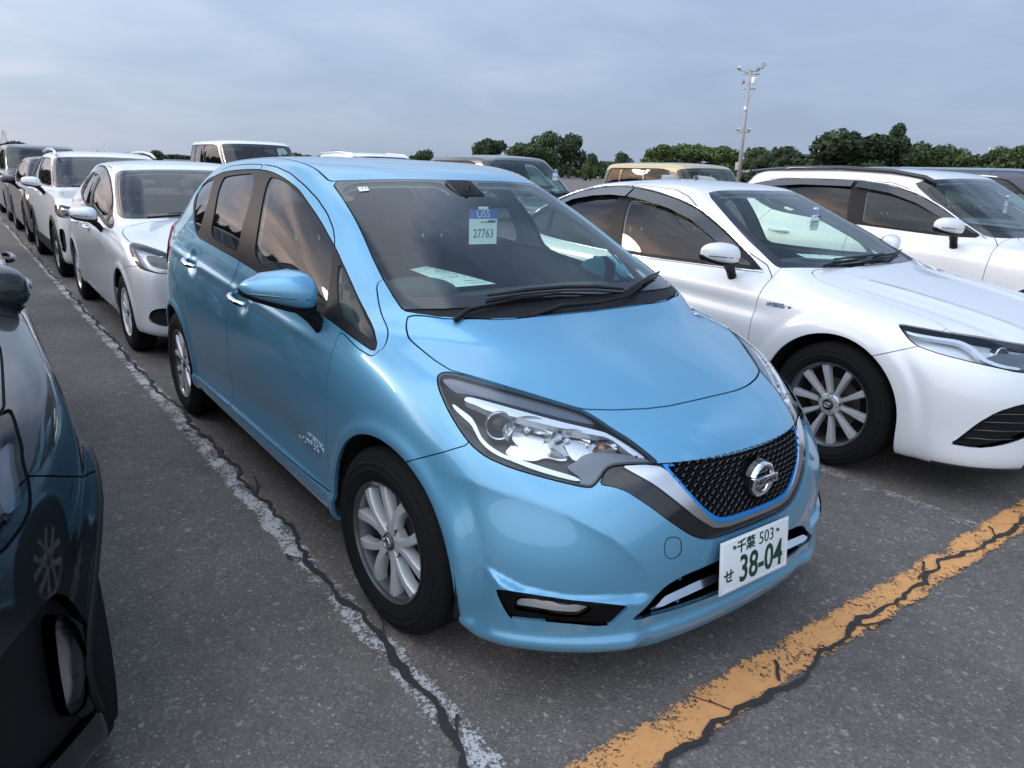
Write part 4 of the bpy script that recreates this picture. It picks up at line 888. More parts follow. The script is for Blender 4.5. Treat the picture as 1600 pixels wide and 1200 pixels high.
    text_obj('sticker_number','11',.026,M['ink'],car,frame((-.8655,-.457,1.3885),(.25,1,0.06),(-1,.2,.42)),.0003)
    st=[Vector(p_)+Vector((.4,0,.9))*.003 for p_ in O['sticker']]; raw('sticker',st,[(0,1,2,3)],M['paper'],car,smooth=False)
    # cabin
    cab=empty('cabin',(0,0,0),car)
    keep=Shell(*sh.get('body','roof','ditch','gap','rdoor','fdoor','frame','frit'),'k')
    keep.L[keep.cent()[:,2]<1.06+.02]=keep.lid('low'); keep.L[(keep.names.index('low')==keep.L)&(keep.cent()[:,2]>.38)&(keep.cent()[:,0]<-.1)&(keep.cent()[:,0]>-3.1)&(np.abs(keep.cent()[:,1])>.3)]=keep.lid('card')
    panel(keep,'k','roof_lining',M['trim'],cab,inset=.026,depth=0); panel(keep,'card','door_card',M['door_card'],cab,inset=.075,depth=0)
    prism('dashboard',[(-.08,.80),(-.06,.955),(-.14,1.000),(-.36,.990),(-.60,.985),(-.74,.965),(-.80,.90),(-.76,.78),(-.70,.50),(-.3,.45)],'y',-.64,.64,M['dash'],cab,bevel=.02,smooth=False)
    bm=bmesh.new(); bmesh.ops.create_uvsphere(bm,u_segments=20,v_segments=12,radius=1,matrix=Matrix.Translation((-.66,-.34,.985))@Matrix.Diagonal((.13,.19,.065,1))); bm_obj('instrument_hood',bm,M['dash'],cab,smooth=True)
    for k in range(26):
        if k in (12,13): continue
        box('demister_vent',(-.155-.0006*(k-13)**2*.4,-.26+k*.032,1.002),(.016,.020,.004),M['gap'],cab)
    steering_wheel(cab,(-.93,-.36,.93))
    seat(cab,-1.42,-.36,.42,M['fabric']); seat(cab,-1.40,.36,.42,M['fabric']); seat(cab,-2.30,0,.46,M['fabric'],name='rear_bench',wd=1.25,hr=False)
    for y in (-.38,.38):
        bm=bmesh.new(); bmesh.ops.create_cube(bm,size=1,matrix=Matrix.Translation((-2.63,y,1.17))@Matrix.Diagonal((.09,.26,.15,1))); bm_obj('rear_headrest',bm,M['fabric'],cab,bevel=.03)
    box('floor_pan',(-1.45,0,.30),(2.9,1.45,.06),M['gap'],cab); box('underbody',(-1.25,0,.22),(3.6,1.25,.03),M['gap'],car)
    box('bulkhead',(-.12,0,.6),(.04,1.4,.6),M['gap'],cab); box('tailgate_lining',(-2.98,0,.72),(.05,1.2,.62),M['door_card'],cab)
    rm=empty('rear_view_mirror',(-.80,.0,1.335),cab); box('mirror_body',(-.01,0,0),(.035,.235,.062),M['plastic'],rm,.015,rot=(0,R(6),R(-6))); tube('mirror_stem',[(.02,0,.0),(.0,0,.07)],.010,M['plastic'],rm,8)
    box('sensor_housing',(-.83,0,1.382),(.14,.13,.035),M['plastic'],cab,.012,rot=(0,R(27),0))
    for y in (-.30,.30): box('sun_visor',(-1.03,y,1.405),(.16,.36,.02),M['trim'],cab,.006,rot=(0,R(8),0))
    return car,sh
# ---------------------------------------------------------------- the other cars
PHI=[0,.25,.46,.66,.84,1.0]
def ring(xf,rf,n,xr,rr,m,w0,w1,w2,zf,z5,z10,zr):
    P=[]
    for i,ph in enumerate(PHI):
        a=ph*math.pi/2; c,s=max(math.cos(a),0),math.sin(a)
        k=s**1.5
        P.append((xf-rf+rf*c**(2/n),w0*s**(2/n),zf+(z5-zf)*k))
    x5,x10=xf-rf,xr+rr
    for i in range(1,5):
        t=i/5; w=w0+(w1-w0)*min(1,t*2.2) if t<.5 else w2+(w1-w2)*min(1,(1-t)*2.2)
        P.append((x5+(x10-x5)*t,w,z5+(z10-z5)*t))
    for i,ph in enumerate(PHI[::-1]):
        a=ph*math.pi/2; c,s=max(math.cos(a),0),math.sin(a); k=s**1.5
        P.append((xr+rr-rr*c**(2/m),w2*s**(2/m),zr+(z10-zr)*k))
    return P
def gen_rows(L,W,H,fo,zh,xc,zc,xh,xrr,zb,tb,tum=.72,nf=2.5,cor=.55,box=2.8,zbf=None,cage=0):
    """zh bonnet front height, xc/zc cowl, xh header x, xrr roof rear end, zb belt height at the rear, tb tail x at the belt"""
    h=W/2; xt=-(L-fo); zbf=zbf or zc-.02; R_=[]
    def r(xf,rf,n,xr,rr,m,k0,k1,k2,*z): R_.append(ring(xf,rf,n,xr,rr,m,h*k0,h*k1,h*k2,*z))
    r(fo-.10,cor*.85,2.6,xt+.14,.40,box,.91,.93,.91,.19,.20,.22,.28)
    r(fo-.03,cor*.9,2.6,xt+.04,.40,box,.955,.975,.955,.23,.24,.26,.33)
    r(fo,cor,nf,xt,.42,box,.975,.99,.98,.38,.38,.36,.45)
    z=.42+(zh-.42)*.45; r(fo,cor,nf,xt,.42,box,.985,.99,.985,z,z,z,z+.03)
    z=.42+(zh-.42)*.78; r(fo-.02,cor+.03,nf,xt+.03,.42,box,.98,.99,.985,z,z+.01,z+.03,z+.08)
    r(fo-.06,cor+.06,nf,xt+.06,.42,box,.965,.99,.98,zh-.04,zh-.02,zh+.02,zh+.06)
    r(fo-.15,cor+.12,nf,xt+.07,.42,box,.945,.975,.965,zh+.02,zh+.04,zh+.02+(zb-zh)*.3,zh+.03+(zb-zh)*.3)
    for t,k,kk in ((.36,.93,.5),(.72,.90,.78)):
        xx=(fo-.15)+(xc-fo+.15)*t; r(xx,cor+.22-.12*t,nf,xt+.08,.42,box,k,k+.035,k+.02,zh+.02+(zc-zh-.02)*t,zh+.04+(zbf-zh-.04)*t,zh+(zb-zh)*kk,zh+.02+(zb-zh)*kk)
    r(xc,.38,3.2,tb,.38,3,.86,.93,.89,zc,zbf,zb,zb)
    zt=H-.075
    for t in (.33,.67):
        r(xc+(xh-xc)*t,.34,3.3,tb+(xrr-tb)*t,.36,3,.86+(tum-.03-.86)*t,.93+(tum+.01-.93)*t+.030*math.sin(math.pi*t),.89+(tum-.04-.89)*t,zc+(zt+.02-zc)*t,zbf+.01+(zt-.015-zbf)*t,zb+(zt-.02-zb)*t,zb+(zt-zb)*t)
    r(xh,.30,3.4,xrr,.34,3,tum-.05,tum,tum-.05,zt+.015,zt-.012,zt-.02,zt)
    r(xh-.12,.30,3.2,xrr+.10,.32,3,tum-.10,tum-.06,tum-.10,zt+.045,zt+.032,zt+.022,zt+.03)
    r(xh-.28,.30,3,xrr+.25,.3,3,tum-.22,tum-.18,tum-.22,zt+.062,zt+.056,zt+.045,zt+.045)
    r(xh-.5,.25,3,xrr+.42,.25,3,.30,.32,.30,zt+.072,zt+.070,zt+.062,zt+.058)
    R_.append([(x,0,zt+.074) for x in np.linspace(xh-.6,xrr+.55,16)])
    return R_
CAMRY=[ring(*a) for a in [
 (.84,.45,2.6,-3.75,.4,2.6,.84,.86,.84,.17,.18,.22,.26),
 (.93,.52,2.6,-3.88,.4,2.6,.885,.895,.88,.20,.21,.25,.33),
 (.95,.60,2.4,-3.92,.42,2.6,.905,.912,.90,.34,.34,.33,.45),
 (.955,.62,2.4,-3.92,.42,2.6,.910,.905,.905,.48,.48,.46,.58),
 (.935,.64,2.4,-3.91,.42,2.6,.912,.915,.912,.59,.60,.62,.70),
 (.90,.68,2.3,-3.90,.42,2.6,.908,.918,.908,.67,.69,.74,.82),
 (.84,.74,2.2,-3.88,.45,2.6,.89,.905,.895,.73,.765,.84,.92),
 (.70,.78,2.2,-3.86,.5,2.6,.868,.892,.875,.785,.835,.90,.99),
 (.45,.80,2.2,-3.83,.55,2.6,.84,.875,.85,.845,.885,.945,1.03),
 (.12,.72,2.5,-3.68,.55,2.8,.81,.855,.82,.91,.925,.98,1.055),
 (-.31,.27,3.4,-3.28,.45,3,.775,.835,.77,.985,.965,1.02,1.075),
 (-.58,.25,3.5,-3.08,.45,3,.72,.79,.715,1.115,1.095,1.12,1.15),
 (-.88,.24,3.5,-2.85,.45,3,.655,.722,.648,1.255,1.232,1.25,1.255),
 (-1.20,.20,3.6,-2.58,.42,3,.580,.615,.56,1.390,1.366,1.350,1.35),
 (-1.31,.22,3.4,-2.45,.4,3,.535,.57,.515,1.418,1.402,1.388,1.383),
 (-1.47,.25,3,-2.28,.35,3,.43,.455,.41,1.436,1.428,1.416,1.408),
 (-1.70,.20,3,-2.05,.2,3,.25,.27,.24,1.446,1.443,1.436,1.430)]]+[[(x,0,1.448) for x in np.linspace(-1.78,-2.0,16)]]
def uvrect(u0,u1,v0,v1,ks=.35,lean0=0,lean1=0,r=.18):
    """rounded window in the skin's own (column,row) coordinates"""
    P=chaikin([(u0+lean0,v1*ks),(u1+lean1,v1*ks),(u1,v0*ks),(u0,v0*ks)],2,True,r); Q=np.roll(P,-1,0)
    def f(A):
        X=np.stack([A[:,6],A[:,7]*ks],1); best=np.full(len(X),1e9); ins=np.zeros(len(X),bool)
        for a,b in zip(P,Q):
            e=b-a; t=np.clip((X-a)@e/(e@e+1e-12),0,1); best=np.minimum(best,((X-a-t[:,None]*e)**2).sum(1))
            c=(a[1]>X[:,1])!=(b[1]>X[:,1])
            if a[1]!=b[1]: ins^=c&(X[:,0]<(b[0]-a[0])*(X[:,1]-a[1])/(b[1]-a[1])+a[0])
        return np.where(ins,-1,1)*np.sqrt(best)
    f.attr=True; return f
def bodywork(name,sp):
    """cuts, panels, glass, lamps, cabin and wheels of one car; returns its root at its own origin (front axle, ground)"""
    car=empty(name); rows=np.array(sp['rows'],float); rows[...,1]*=-1
    st=sp.get('step',.03); nb=sp.get('belt',9); wb=sp['wb']; Rw=sp.get('Rw',.32); ty=sp['ty']
    S,tu,tv=surf(rows,lambda i:st*(.7 if i<6 else 1),st*.8,comp=1)
    ra=sp.get('ra',Rw+.045); FA=(0,Rw,ra); RA=(-wb,Rw,ra-.01)
    arch_disp(S,*FA,amt=sp.get('flare',.012)); arch_disp(S,*RA,amt=sp.get('flare',.012))
    zs=sp.get('crease'); 
    if zs:
        for (x0,z0,x1,z1,am,wd) in zs:
            zz=z0+(S[...,0]-x0)/(x1-x0)*(z1-z0); on=sstep(S[...,0],min(x0,x1)-.1,min(x0,x1)+.15)*sstep(-S[...,0],-max(x0,x1)-.1,-max(x0,x1)+.15)*(np.abs(S[...,1])>.4)
            S[...,1]+=-am*sstep(zz-S[...,2],-wd,0)*sstep(S[...,2]-zz,-wd*3.5,-wd*.2)*on*np.sign(-S[...,1])*np.sign(-1)*-1
    if sp.get('mod'): sp['mod'](S)
    A,F=grid_mesh(S,tu,tv); sh=Shell(A,F); pm=sp['paint']
    for a in (FA,RA):
        if sp.get('cladding'):
            sh.cut(lambda V,a=a:np.minimum(arch_field(a[0],a[1],a[2]+sp['cladding'])(V),np.where((V[:,0]<a[0]+.3)&(V[:,0]>-wb-.3),V[:,2]-sp.get('sill',.36),1)),'cladding',['body'],where=lambda c,a=a:(np.abs(c[:,1])>.5)&(c[:,2]<.95)&(c[:,0]>-wb-.6)&(c[:,0]<.6))
        sh.cut(arch_field(*a),'gone',['body','cladding'],where=lambda c,a=a:(np.abs(c[:,1])>.45)&(c[:,2]<.85)&(abs(c[:,0]-a[0])<.55))
    W=sp['win']; nh=sp.get('hdr',12)
    if 'wind_poly' in sp:
        sh.cut(poly_field(sp['wind_poly'],'top',1),'frit',['body'],where=lambda c:(c[:,2]>sp.get('wz',.9)),gap=.002)
        sh.cut(lambda V:poly_field(sp['wind_poly'],'top',1)(V)+sp.get('fritw',.045),'wglass',['frit'])
    else:
        sh.cut(uvrect(-6,W['wu'],nb+.10,nh-.06,r=.10),'frit',['body'],where=lambda c:c[:,0]>sp['rows'][nh+2][0][0]-.5)
        sh.cut(uvrect(-6,W['wu']-.30,nb+.40,nh-.22,r=.14),'wglass',['frit'])
    if 'dlo' in sp:
        sh.cut(poly_field(sp['dlo'],'side',1,.2),'frame',['body'],where=lambda c:np.abs(c[:,1])>.4,gap=.001)
        for pl,nm in sp['glass']: sh.cut(poly_field(pl,'side',2,.15),nm,['frame'],where=lambda c:np.abs(c[:,1])>.4)
    else:
        v0,v1=nb+.16,nh-.16
        sh.cut(uvrect(W['s0']-.05,W['s1']+.05,v0-.10,v1+.10,lean0=W.get('l0',0),lean1=W.get('l1',0),r=.10),'frame',['body'],where=lambda c:np.abs(c[:,1])>.3)
        for a,b,nm in W['cuts']:
            la=W.get('l0',0) if a==W['s0'] else 0; lb=W.get('l1',0) if b==W['s1'] else 0
            sh.cut(uvrect(a+.06,b-.06,v0+.02,v1-.02,lean0=la,lean1=lb,r=.12),nm,['frame'])
    sh.cut(uvrect(W.get('ru',11.4),22,nb+.25,nh-.2,r=.1),'rglass',['body','frame'],where=lambda c:c[:,0]<-2.0)
    if sp.get('plate'): pass
    hn=sp['hood']  # (x_front, y_half, x_back, y_back, zmin)
    hp=sp.get('hood_poly') or [(hn[0],.2),(hn[0]-.01,-hn[1]*.45),(hn[0]-.07,-hn[1]*.8),(hn[0]-.2,-hn[1]),(hn[0]-.5,-hn[1]-.05),(hn[2]+.2,-hn[3]),(hn[2]-.2,-hn[3]+.02),(hn[2]-.25,.2)]
    sh.cut(poly_field(hp,'top',2),'hood',['body'],where=lambda c:(c[:,2]>hn[4])&(c[:,0]>hn[2]-.35),gap=.003)
    for it in sp.get('polys',[]):
        nm,pts,bs,frm,wh=it[:5]; sh.cut(poly_field(pts,bs,1,.2),nm,frm,where=wh,gap=it[5] if len(it)>5 else 0)
    bx=sp.get('bump',[(.0,.0),(.0,.60),(.15,.66),(.3,.70),(.5,.72),(.5,1.0),(1.3,1.0),(1.3,0)])
    sh.cut(poly_field(bx,'side',0),'bumper',['body'],where=lambda c:c[:,0]>0,gap=.002)
    sh.cut(poly_field([(-wb-.30,0),(-wb-.32,.60),(-9,.62),(-9,0)],'side',0),'rbumper',['body','cladding'],where=lambda c:c[:,0]<-wb-.25,gap=.002)
    D=sp['doors'] # x of front cut, B line, rear end ; sill z, top z
    sh.cut(poly_field([(D[0],D[4]),(D[0]-.02,.75),(D[0]-.02,.45),(D[0]+.03,D[3]),(D[1],D[3]),(D[1],.9),(D[1]+.02,D[4]),(D[1]-.02,1.3),(D[1]-.06,D[5]),(D[0]-.9,D[5]-.02),(D[0]-.45,D[4]+.17)],'side',1,.15),'fdoor',['body'],where=lambda c:(np.abs(c[:,1])>.45),gap=.0025)
    sh.cut(poly_field([(D[1],D[3]),(D[1],.9),(D[1]+.02,D[4]),(D[1]-.02,1.3),(D[1]-.06,D[5]),(D[2]+.35,D[5]-.03),(D[2]+.12,1.2),(D[2],D[4]),(D[2]-.02,.8),(D[2]+.20,.5),(D[2]+.30,D[3])],'side',1,.15),'rdoor',['body'],where=lambda c:(np.abs(c[:,1])>.45),gap=.0025)
    sh.cut(poly_field([(D[0]-.02,0),(D[0]-.02,.45),(D[0]-.02,.75),(D[0],D[4]-.03),(hn[2]-.1,hn[4]+.35),(1.5,hn[4]+.30),(1.5,0)],'side',0),'fender',['body'],where=lambda c:(np.abs(c[:,1])>.35)&(c[:,0]>D[0]-.1),gap=.002)
    if sp.get('tail'):
        T=sp['tail']; sh.cut(poly_field([(T[0],T[2]),(T[0]+.05,T[3]),(T[1]-.5,T[3]+.02),(T[1]-.5,T[2]-.02)],'side',1),'tail',['body','rdoor','rbumper'],where=lambda c:(np.abs(c[:,1])>.4)&(c[:,0]<-wb-.3))
    p=lambda l,n,m=pm,par=car,**k: panel(sh,l,n,m,par,**k)
    p('bumper','front_bumper'); p('hood','bonnet'); p('body','body_frame',sp.get('roofpaint',pm)); p('rbumper','rear_bumper'); p('gap','panel_joint',M['gap'],inset=.01,depth=0)
    if 'roof' in sh.names: p('roof','roof_panel',sp.get('roofpaint',pm))
    p('frit','windscreen_border',M['gloss_black'],inset=.001,depth=.005); p('wglass','windscreen',M['wglass'],inset=.001,depth=0); p('rglass','rear_window',M['dglass'],depth=0)
    for s in 'RL':
        sg=-1 if s=='R' else 1
        p('fender','front_fender',side=s); d1=p('fdoor','front_door',side=s); d2=p('rdoor','rear_door',side=s)
        p('frame','window_surround',M['plastic'],inset=.003,depth=.008,side=s)
        for nm in (sorted(set(n for n in sh.names if n.startswith("glass")))): p(nm,'side_window',M['dglass'] if (nm!='glass_f' and sp.get('privacy',True)) else M['glass'],inset=.007,depth=0,side=s)
        if 'tail' in sh.names: p('tail','tail_lamp',M['redlens'],inset=-.004,side=s)
        if 'cladding' in sh.names: p('cladding','wheel_arch_trim',M['plastic'],inset=-.006,depth=.02,side=s)
        liner('wheel_arch_liner',FA[0],FA[1],FA[2]+.012,.4,sp['ty']+.06,car,sg); liner('wheel_arch_liner',RA[0],RA[1],RA[2]+.012,.4,sp['ty']+.06,car,sg)
        if sp.get('handles',True) and d1 is not None:
            V=sh.A[sh.A[:,2]<D[4]]
            lk=surf_lookup(np.concatenate([V])); zh_=D[4]-.085
            for xx,par in ((D[1]+.22,d1),(D[2]+.26,d2)):
                y_,n_=lk((xx,zh_+ (D[1]-xx)*-.02),(0,2),1); handle(par,(xx-.10,-y_*sg*-1 if False else sg*abs(y_),zh_+.01),(xx+.10,sg*abs(y_),zh_),(0,sg,0),sp.get('handle_mat',pm))
        if 'hl' in sh.names:
            lamp=p('hl','headlight',sp.get('hlback',M['reflector']),inset=.05,depth=-.048,side=s); panel(sh,'hl','lamp_lens',M['lens'],lamp,side=s,inset=.0,depth=0)
            HA,HF=sh.get('hl'); c=HA[:,:3].mean(0)-HA[:,3:6].mean(0)*.035; c=Vector((c[0],sg*abs(c[1]),c[2])); nrm=HA[:,3:6].mean(0); nv=Vector((1,sg*.45,.1)).normalized(); q_=nv.to_track_quat('Y','Z')
            for dx,rr in sp.get('proj',((0,.032),)):
                cc=c+Vector((dx,-sg*dx*.8,0))
                for nm,prof,mt in (('projector_ring',[(-.03,rr*1.25),(.004,rr*1.3),(.008,rr*1.15),(-.01,rr)],M['satin']),('projector_lens',[(-.012,rr),(.0,rr*.9),(.010,rr*.5),(.014,.0001)],M['darklens'])):
                    o=lathe(nm,prof,mt,lamp,24); o.location=cc; o.rotation_mode='QUATERNION'; o.rotation_quaternion=q_
            for it in sp.get('lampbits',[]):
                hs=Shell(HA,HF,'hl'); hs.cut(poly_field(it[1],it[2],1,.2),'x',['hl']); panel(hs,'x',it[0],M[it[3]],lamp,side=s,inset=it[4],depth=.02)
        for it in sp.get('polyparts',[]):
            if it[0] in sh.names:
                o=p(it[0],it[1],M[it[2]] if isinstance(it[2],str) else it[2],inset=it[3],depth=it[4],side=s)
        if sp.get('mirror'):
            mx_,my_,mz_,ms=sp['mirror'][:4]; mo=door_mirror(car,(mx_,sg*my_,mz_),sg,ms,sp.get('mirrorpaint',pm),boxy=True); 
            if len(sp['mirror'])>4: mo.rotation_euler=(0,0,sg*sp['mirror'][4])
        if sp.get('visor'):
            for nm,pts,wd in sp['visor']:
                lk=surf_lookup(sh.A[(sh.A[:,2]>.9)]); V=[]
                for (x,z) in pts:
                    y_,n_=lk((x,z),(0,2),1); y2,n2=lk((x,z-wd),(0,2),1); V.append(((x,sg*(abs(y_)+.004),z),(x,sg*(abs(y2)+.028),z-wd)))
                vv=[v for pr in V for v in pr]; raw('wind_deflector',vv,[(2*i,2*i+2,2*i+3,2*i+1) for i in range(len(pts)-1)],M['gloss_black'],car)
        if sp.get('rails'):
            pts,rr,mt=sp['rails']; lk=surf_lookup(sh.A[sh.A[:,2]>1.0]); tube('roof_rail',[(x,sg*y,z) for x,y,z in pts],rr,M[mt] if isinstance(mt,str) else mt,car,8)
        if sp.get('strips'):
            for nm,pts,rr,mt in sp['strips']:
                lk=surf_lookup(sh.A); PP=[]
                for (x,z) in pts:
                    y_,n_=lk((x,z),(0,2),1); PP.append((x,sg*(abs(y_)+.001),z))
                tube(nm,PP,rr,M[mt],car,6)
    # cabin
    keep=Shell(*sh.get('body','roof','gap','rdoor','fdoor','frame','frit'),'k'); zb=D[4]+.03
    c=keep.cent(); lo=c[:,2]<zb; keep.L[lo]=keep.lid('low'); keep.L[lo&(c[:,2]>.4)&(c[:,0]<-.3)&(np.abs(c[:,1])>.3)]=keep.lid('card')
    cab=empty('cabin',(0,0,0),car)
    panel(keep,'k','roof_lining',M['trim'],cab,inset=.03,depth=0); panel(keep,'card','door_card',M['door_card'],cab,inset=.08,depth=0)
    xc=sp['rows'][nb][0][0]; zc=sp['rows'][nb][0][2]; hw=sp['rows'][nb][7][1]
    prism('dashboard',[(xc-.12,.7),(xc-.10,zc-.06),(xc-.2,zc-.01),(xc-.55,zc-.01),(xc-.68,zc-.05),(xc-.72,zc-.15),(xc-.6,.5)],'y',-hw+.12,hw-.12,M['dash'],cab,bevel=.02)
    if sp.get('seats',True):
        steering_wheel(cab,(xc-.86,-.36,zc-.08))
        for y in (-.36,.36): seat(cab,xc-1.38,y,zc-.60,M['fabric'])
        seat(cab,xc-2.2,0,zc-.58,M['fabric'],name='rear_bench',wd=1.2,hr=False)
    box('floor_pan',(xc-1.4,0,.30),(2.6,1.3,.05),M['gap'],cab); box('underbody',(-wb/2,0,.24),(wb+.8,1.2,.03),M['gap'],car)
    if sp.get('wipers',True):
        z_=lambda x,y:0
        lk=surf_lookup(sh.get('frit','wglass','body')[0])
        def wp(x,y): 
            zz,_=lk((x,-abs(y)),(0,1),2); return (x,y,zz)
        wiper(car,[wp(xc-.03,-.55),wp(xc-.05,-.3),wp(xc-.06,-.05)],[wp(xc-.08,-.38),wp(xc-.075,-.05),wp(xc-.09,.2)])
        wiper(car,[wp(xc-.02,-.15),wp(xc-.03,.1),wp(xc-.05,.3)],[wp(xc-.07,.05),wp(xc-.08,.3),wp(xc-.14,.52)])
    put_wheels(sp['wheel'](),car,wb,ty,Rw,steer=sp.get('steer',0))
    return car,sh
# ---------------------------------------------------------------- car specifications
_protos={}
def wheel_of(key,*a,**k):
    """first call builds the wheel, later calls copy it"""
    def f():
        if key in _protos: return copy_tree(_protos[key])
        _protos[key]=make_wheel(*a,**k); return _protos[key]
    return f
def P2(p): return [(q[0],q[-1]) for q in p]
def place(car,x,y,label,cat,group=None,rz=0):
    car.location=(x,y,0); car.rotation_euler=(0,0,rz); tag(car,label,cat,group); return car
OBL=(-1.35,1.0,-.55)
side_=lambda c:np.abs(c[:,1])>.3
def sedan_mod(S):
    y=np.abs(S[...,1]); on=sstep(S[...,0],-.35,.1)*(S[...,2]>.70)*sstep(-S[...,0],-.86,-.5)
    S[...,2]+=.012*np.exp(-((y-(.40+.10*(-S[...,0]+.2)))/.05)**2)*on
    S[...,2]-=.008*np.exp(-((y-(.56+.06*(-S[...,0]+.2)))/.045)**2)*on
    zz=.80+(-.4-S[...,0])*.045; sd=sstep(-S[...,0],.25,.6)*sstep(S[...,0],-3.6,-3.0)*(y>.6)
    S[...,1]+=.016*np.exp(-((S[...,2]-zz+.05)/.045)**2)*sd
    d=np.hypot(S[...,0],S[...,2]-.334); S[...,1]-=.014*sstep(-d,-.50,-.44)*sstep(d,.33,.36)*(y>.6)
    S[...,1]-=0
W_CAM=wheel_of('ten',"camry",R_=.334,rim=.228,width=.205)
SEDAN=dict(rows=CAMRY,belt=10,hdr=13,wb=2.825,Rw=.334,ra=.385,ty=.80,paint=M['white'],step=.020,win=dict(ru=11.6),flare=.004,mod=sedan_mod,wheel=W_CAM,
 wind_poly=[(-.311,.1),(-.314,-.10),(-.325,-.35),(-.36,-.53),(-.42,-.66),(-.479,-.742),(-.53,-.742),(-.617,-.722),(-.796,-.683),(-1.017,-.610),(-1.242,-.518),(-1.235,-.45),(-1.215,-.25),(-1.204,.1)],wz=.93,fritw=.05,
 dlo=P2([(-2.936,0,1.087),(-2.86,0,1.15),(-2.72,0,1.235),(-2.50,0,1.325),(-2.247,0,1.372),(-2.009,0,1.391),(-1.778,0,1.385),(-1.602,0,1.366),(-1.328,0,1.313),(-1.122,0,1.245),(-.915,0,1.151),(-.708,0,1.043),(-.60,0,.985),(-.57,0,.966),(-.887,0,.958),(-1.37,0,.953),(-1.877,0,.965),(-2.464,0,.988),(-2.75,0,1.018)]),
 glass=[([(-1.80,1.334),(-1.738,1.349),(-1.566,1.325),(-1.335,1.276),(-1.116,1.202),(-.926,1.115),(-.825,1.060),(-.775,.989),(-.987,.978),(-1.403,.973),(-1.673,.978),(-1.72,1.1)],'glass_f'),
  ([(-.79,1.045),(-.65,.985),(-.755,.985)],'glass_f'),
  ([(-1.93,1.338),(-2.228,1.325),(-2.457,1.275),(-2.60,1.205),(-2.55,1.1),(-2.502,1.008),(-2.147,.985),(-1.80,.978),(-1.86,1.15)],'glass_r'),
  ([(-2.640,1.195),(-2.74,1.160),(-2.854,1.092),(-2.668,1.035),(-2.56,1.012)],'glass_q')],
 hood=(.6,.7,-.35,.65,.72),hood_poly=[(-.30,.2),(-.305,-.12),(-.33,-.45),(-.37,-.62),(-.31,-.67),(-.237,-.691),(-.013,-.676),(.207,-.676),(.343,-.684),(.44,-.708),(.468,-.722),(.60,-.60),(.70,-.49),(.80,-.36),(.86,-.18),(.875,.2)],
 polys=[('hl',[(.262,-.822,.812),(.282,-.839,.798),(.344,-.863,.754),(.394,-.866,.731),(.498,-.838,.709),(.624,-.771,.688),(.77,-.634,.655),(.86,-.46,.66),(.84,-.38,.715),(.80,-.38,.745),(.697,-.495,.764),(.468,-.722,.795),(.35,-.79,.808)],OBL,['body','hood','gap'],lambda c:c[:,0]>0,.003),
  ('vent',[(.60,-.855,.300),(.633,-.844,.330),(.688,-.802,.421),(.742,-.75,.485),(.80,-.67,.522),(.86,-.55,.54),(.88,-.46,.50),(.86,-.52,.40),(.817,-.653,.345),(.762,-.731,.315),(.704,-.793,.300)],OBL,['body'],lambda c:c[:,0]>.3),
  ('grille',[(.60,.14),(.60,.30),(.42,.40),(.1,.42),(-.1,.42),(-.42,.40),(-.60,.30),(-.60,.14)],'front',['body'],lambda c:c[:,0]>.5),
  ('lip',[(.9,-.2),(.9,.205),(.55,.205),(.3,.19),(-.9,.19),(-.9,-.2)],'side',['body'],lambda c:c[:,0]>.55)],
 polyparts=[('vent','bumper_vent','gap',.045,-.045),('grille','lower_grille','mesh',.04,-.04),('lip','front_lip','gloss_black',-.004,.02)],
 lampbits=[('light_guide',[(.303,-.831,.797),(.341,-.822,.791),(.421,-.784,.786),(.511,-.722,.781),(.546,-.711,.77),(.585,-.708,.753),(.635,-.722,.717),(.697,-.686,.694),(.758,-.615,.682),(.763,-.623,.672),(.698,-.701,.682),(.631,-.742,.706),(.582,-.731,.743),(.543,-.736,.76),(.508,-.747,.77),(.397,-.815,.776),(.327,-.841,.782)],OBL,'lampclear',.014),
  ('lamp_bezel',[(.64,-.73,.72),(.70,-.66,.755),(.78,-.50,.745),(.84,-.42,.70),(.78,-.60,.675),(.70,-.69,.70)],OBL,'lampgrey',.020)],
 hlback=M['lampclear'],proj=((.06,.030),),bump=[(.0,.0),(.0,.60),(.21,.650),(.30,.69),(.40,.735),(.45,.83),(1.3,.9),(1.3,0)],
 doors=(-.495,-1.77,-2.70,.25,.972,1.40),mirror=(-.745,.855,1.030,.93),handle_mat=M['white'],
 visor=[('a',[(-2.60,1.245),(-2.40,1.33),(-2.2,1.365),(-2.0,1.38),(-1.83,1.378)],.055),('b',[(-1.81,1.378),(-1.60,1.355),(-1.4,1.32),(-1.2,1.265),(-1.0,1.18),(-.85,1.108),(-.78,1.07)],.055)],
 strips=[('window_chrome',[(-.565,.960),(-.887,.953),(-1.37,.948),(-1.877,.958),(-2.464,.982),(-2.75,1.012),(-2.93,1.08)],.005,'chrome'),('window_chrome',[(-2.93,1.09),(-2.8,1.19),(-2.66,1.27),(-2.5,1.33),(-2.247,1.377),(-2.009,1.397),(-1.778,1.391),(-1.602,1.372),(-1.328,1.319),(-1.122,1.251),(-.915,1.157),(-.708,1.049),(-.575,.972)],.006,'chrome')])
def gen(**k):
    return gen_rows(**k)
W_COV=wheel_of('cover','cover',R_=.305,rim=.19,width=.175,nseg=48,detail=False)
W_FIVE=wheel_of('five','five',R_=.325,rim=.215,width=.195,nseg=40,detail=False)
W_BIG=wheel_of('big','five',R_=.345,rim=.235,width=.22,nseg=64)
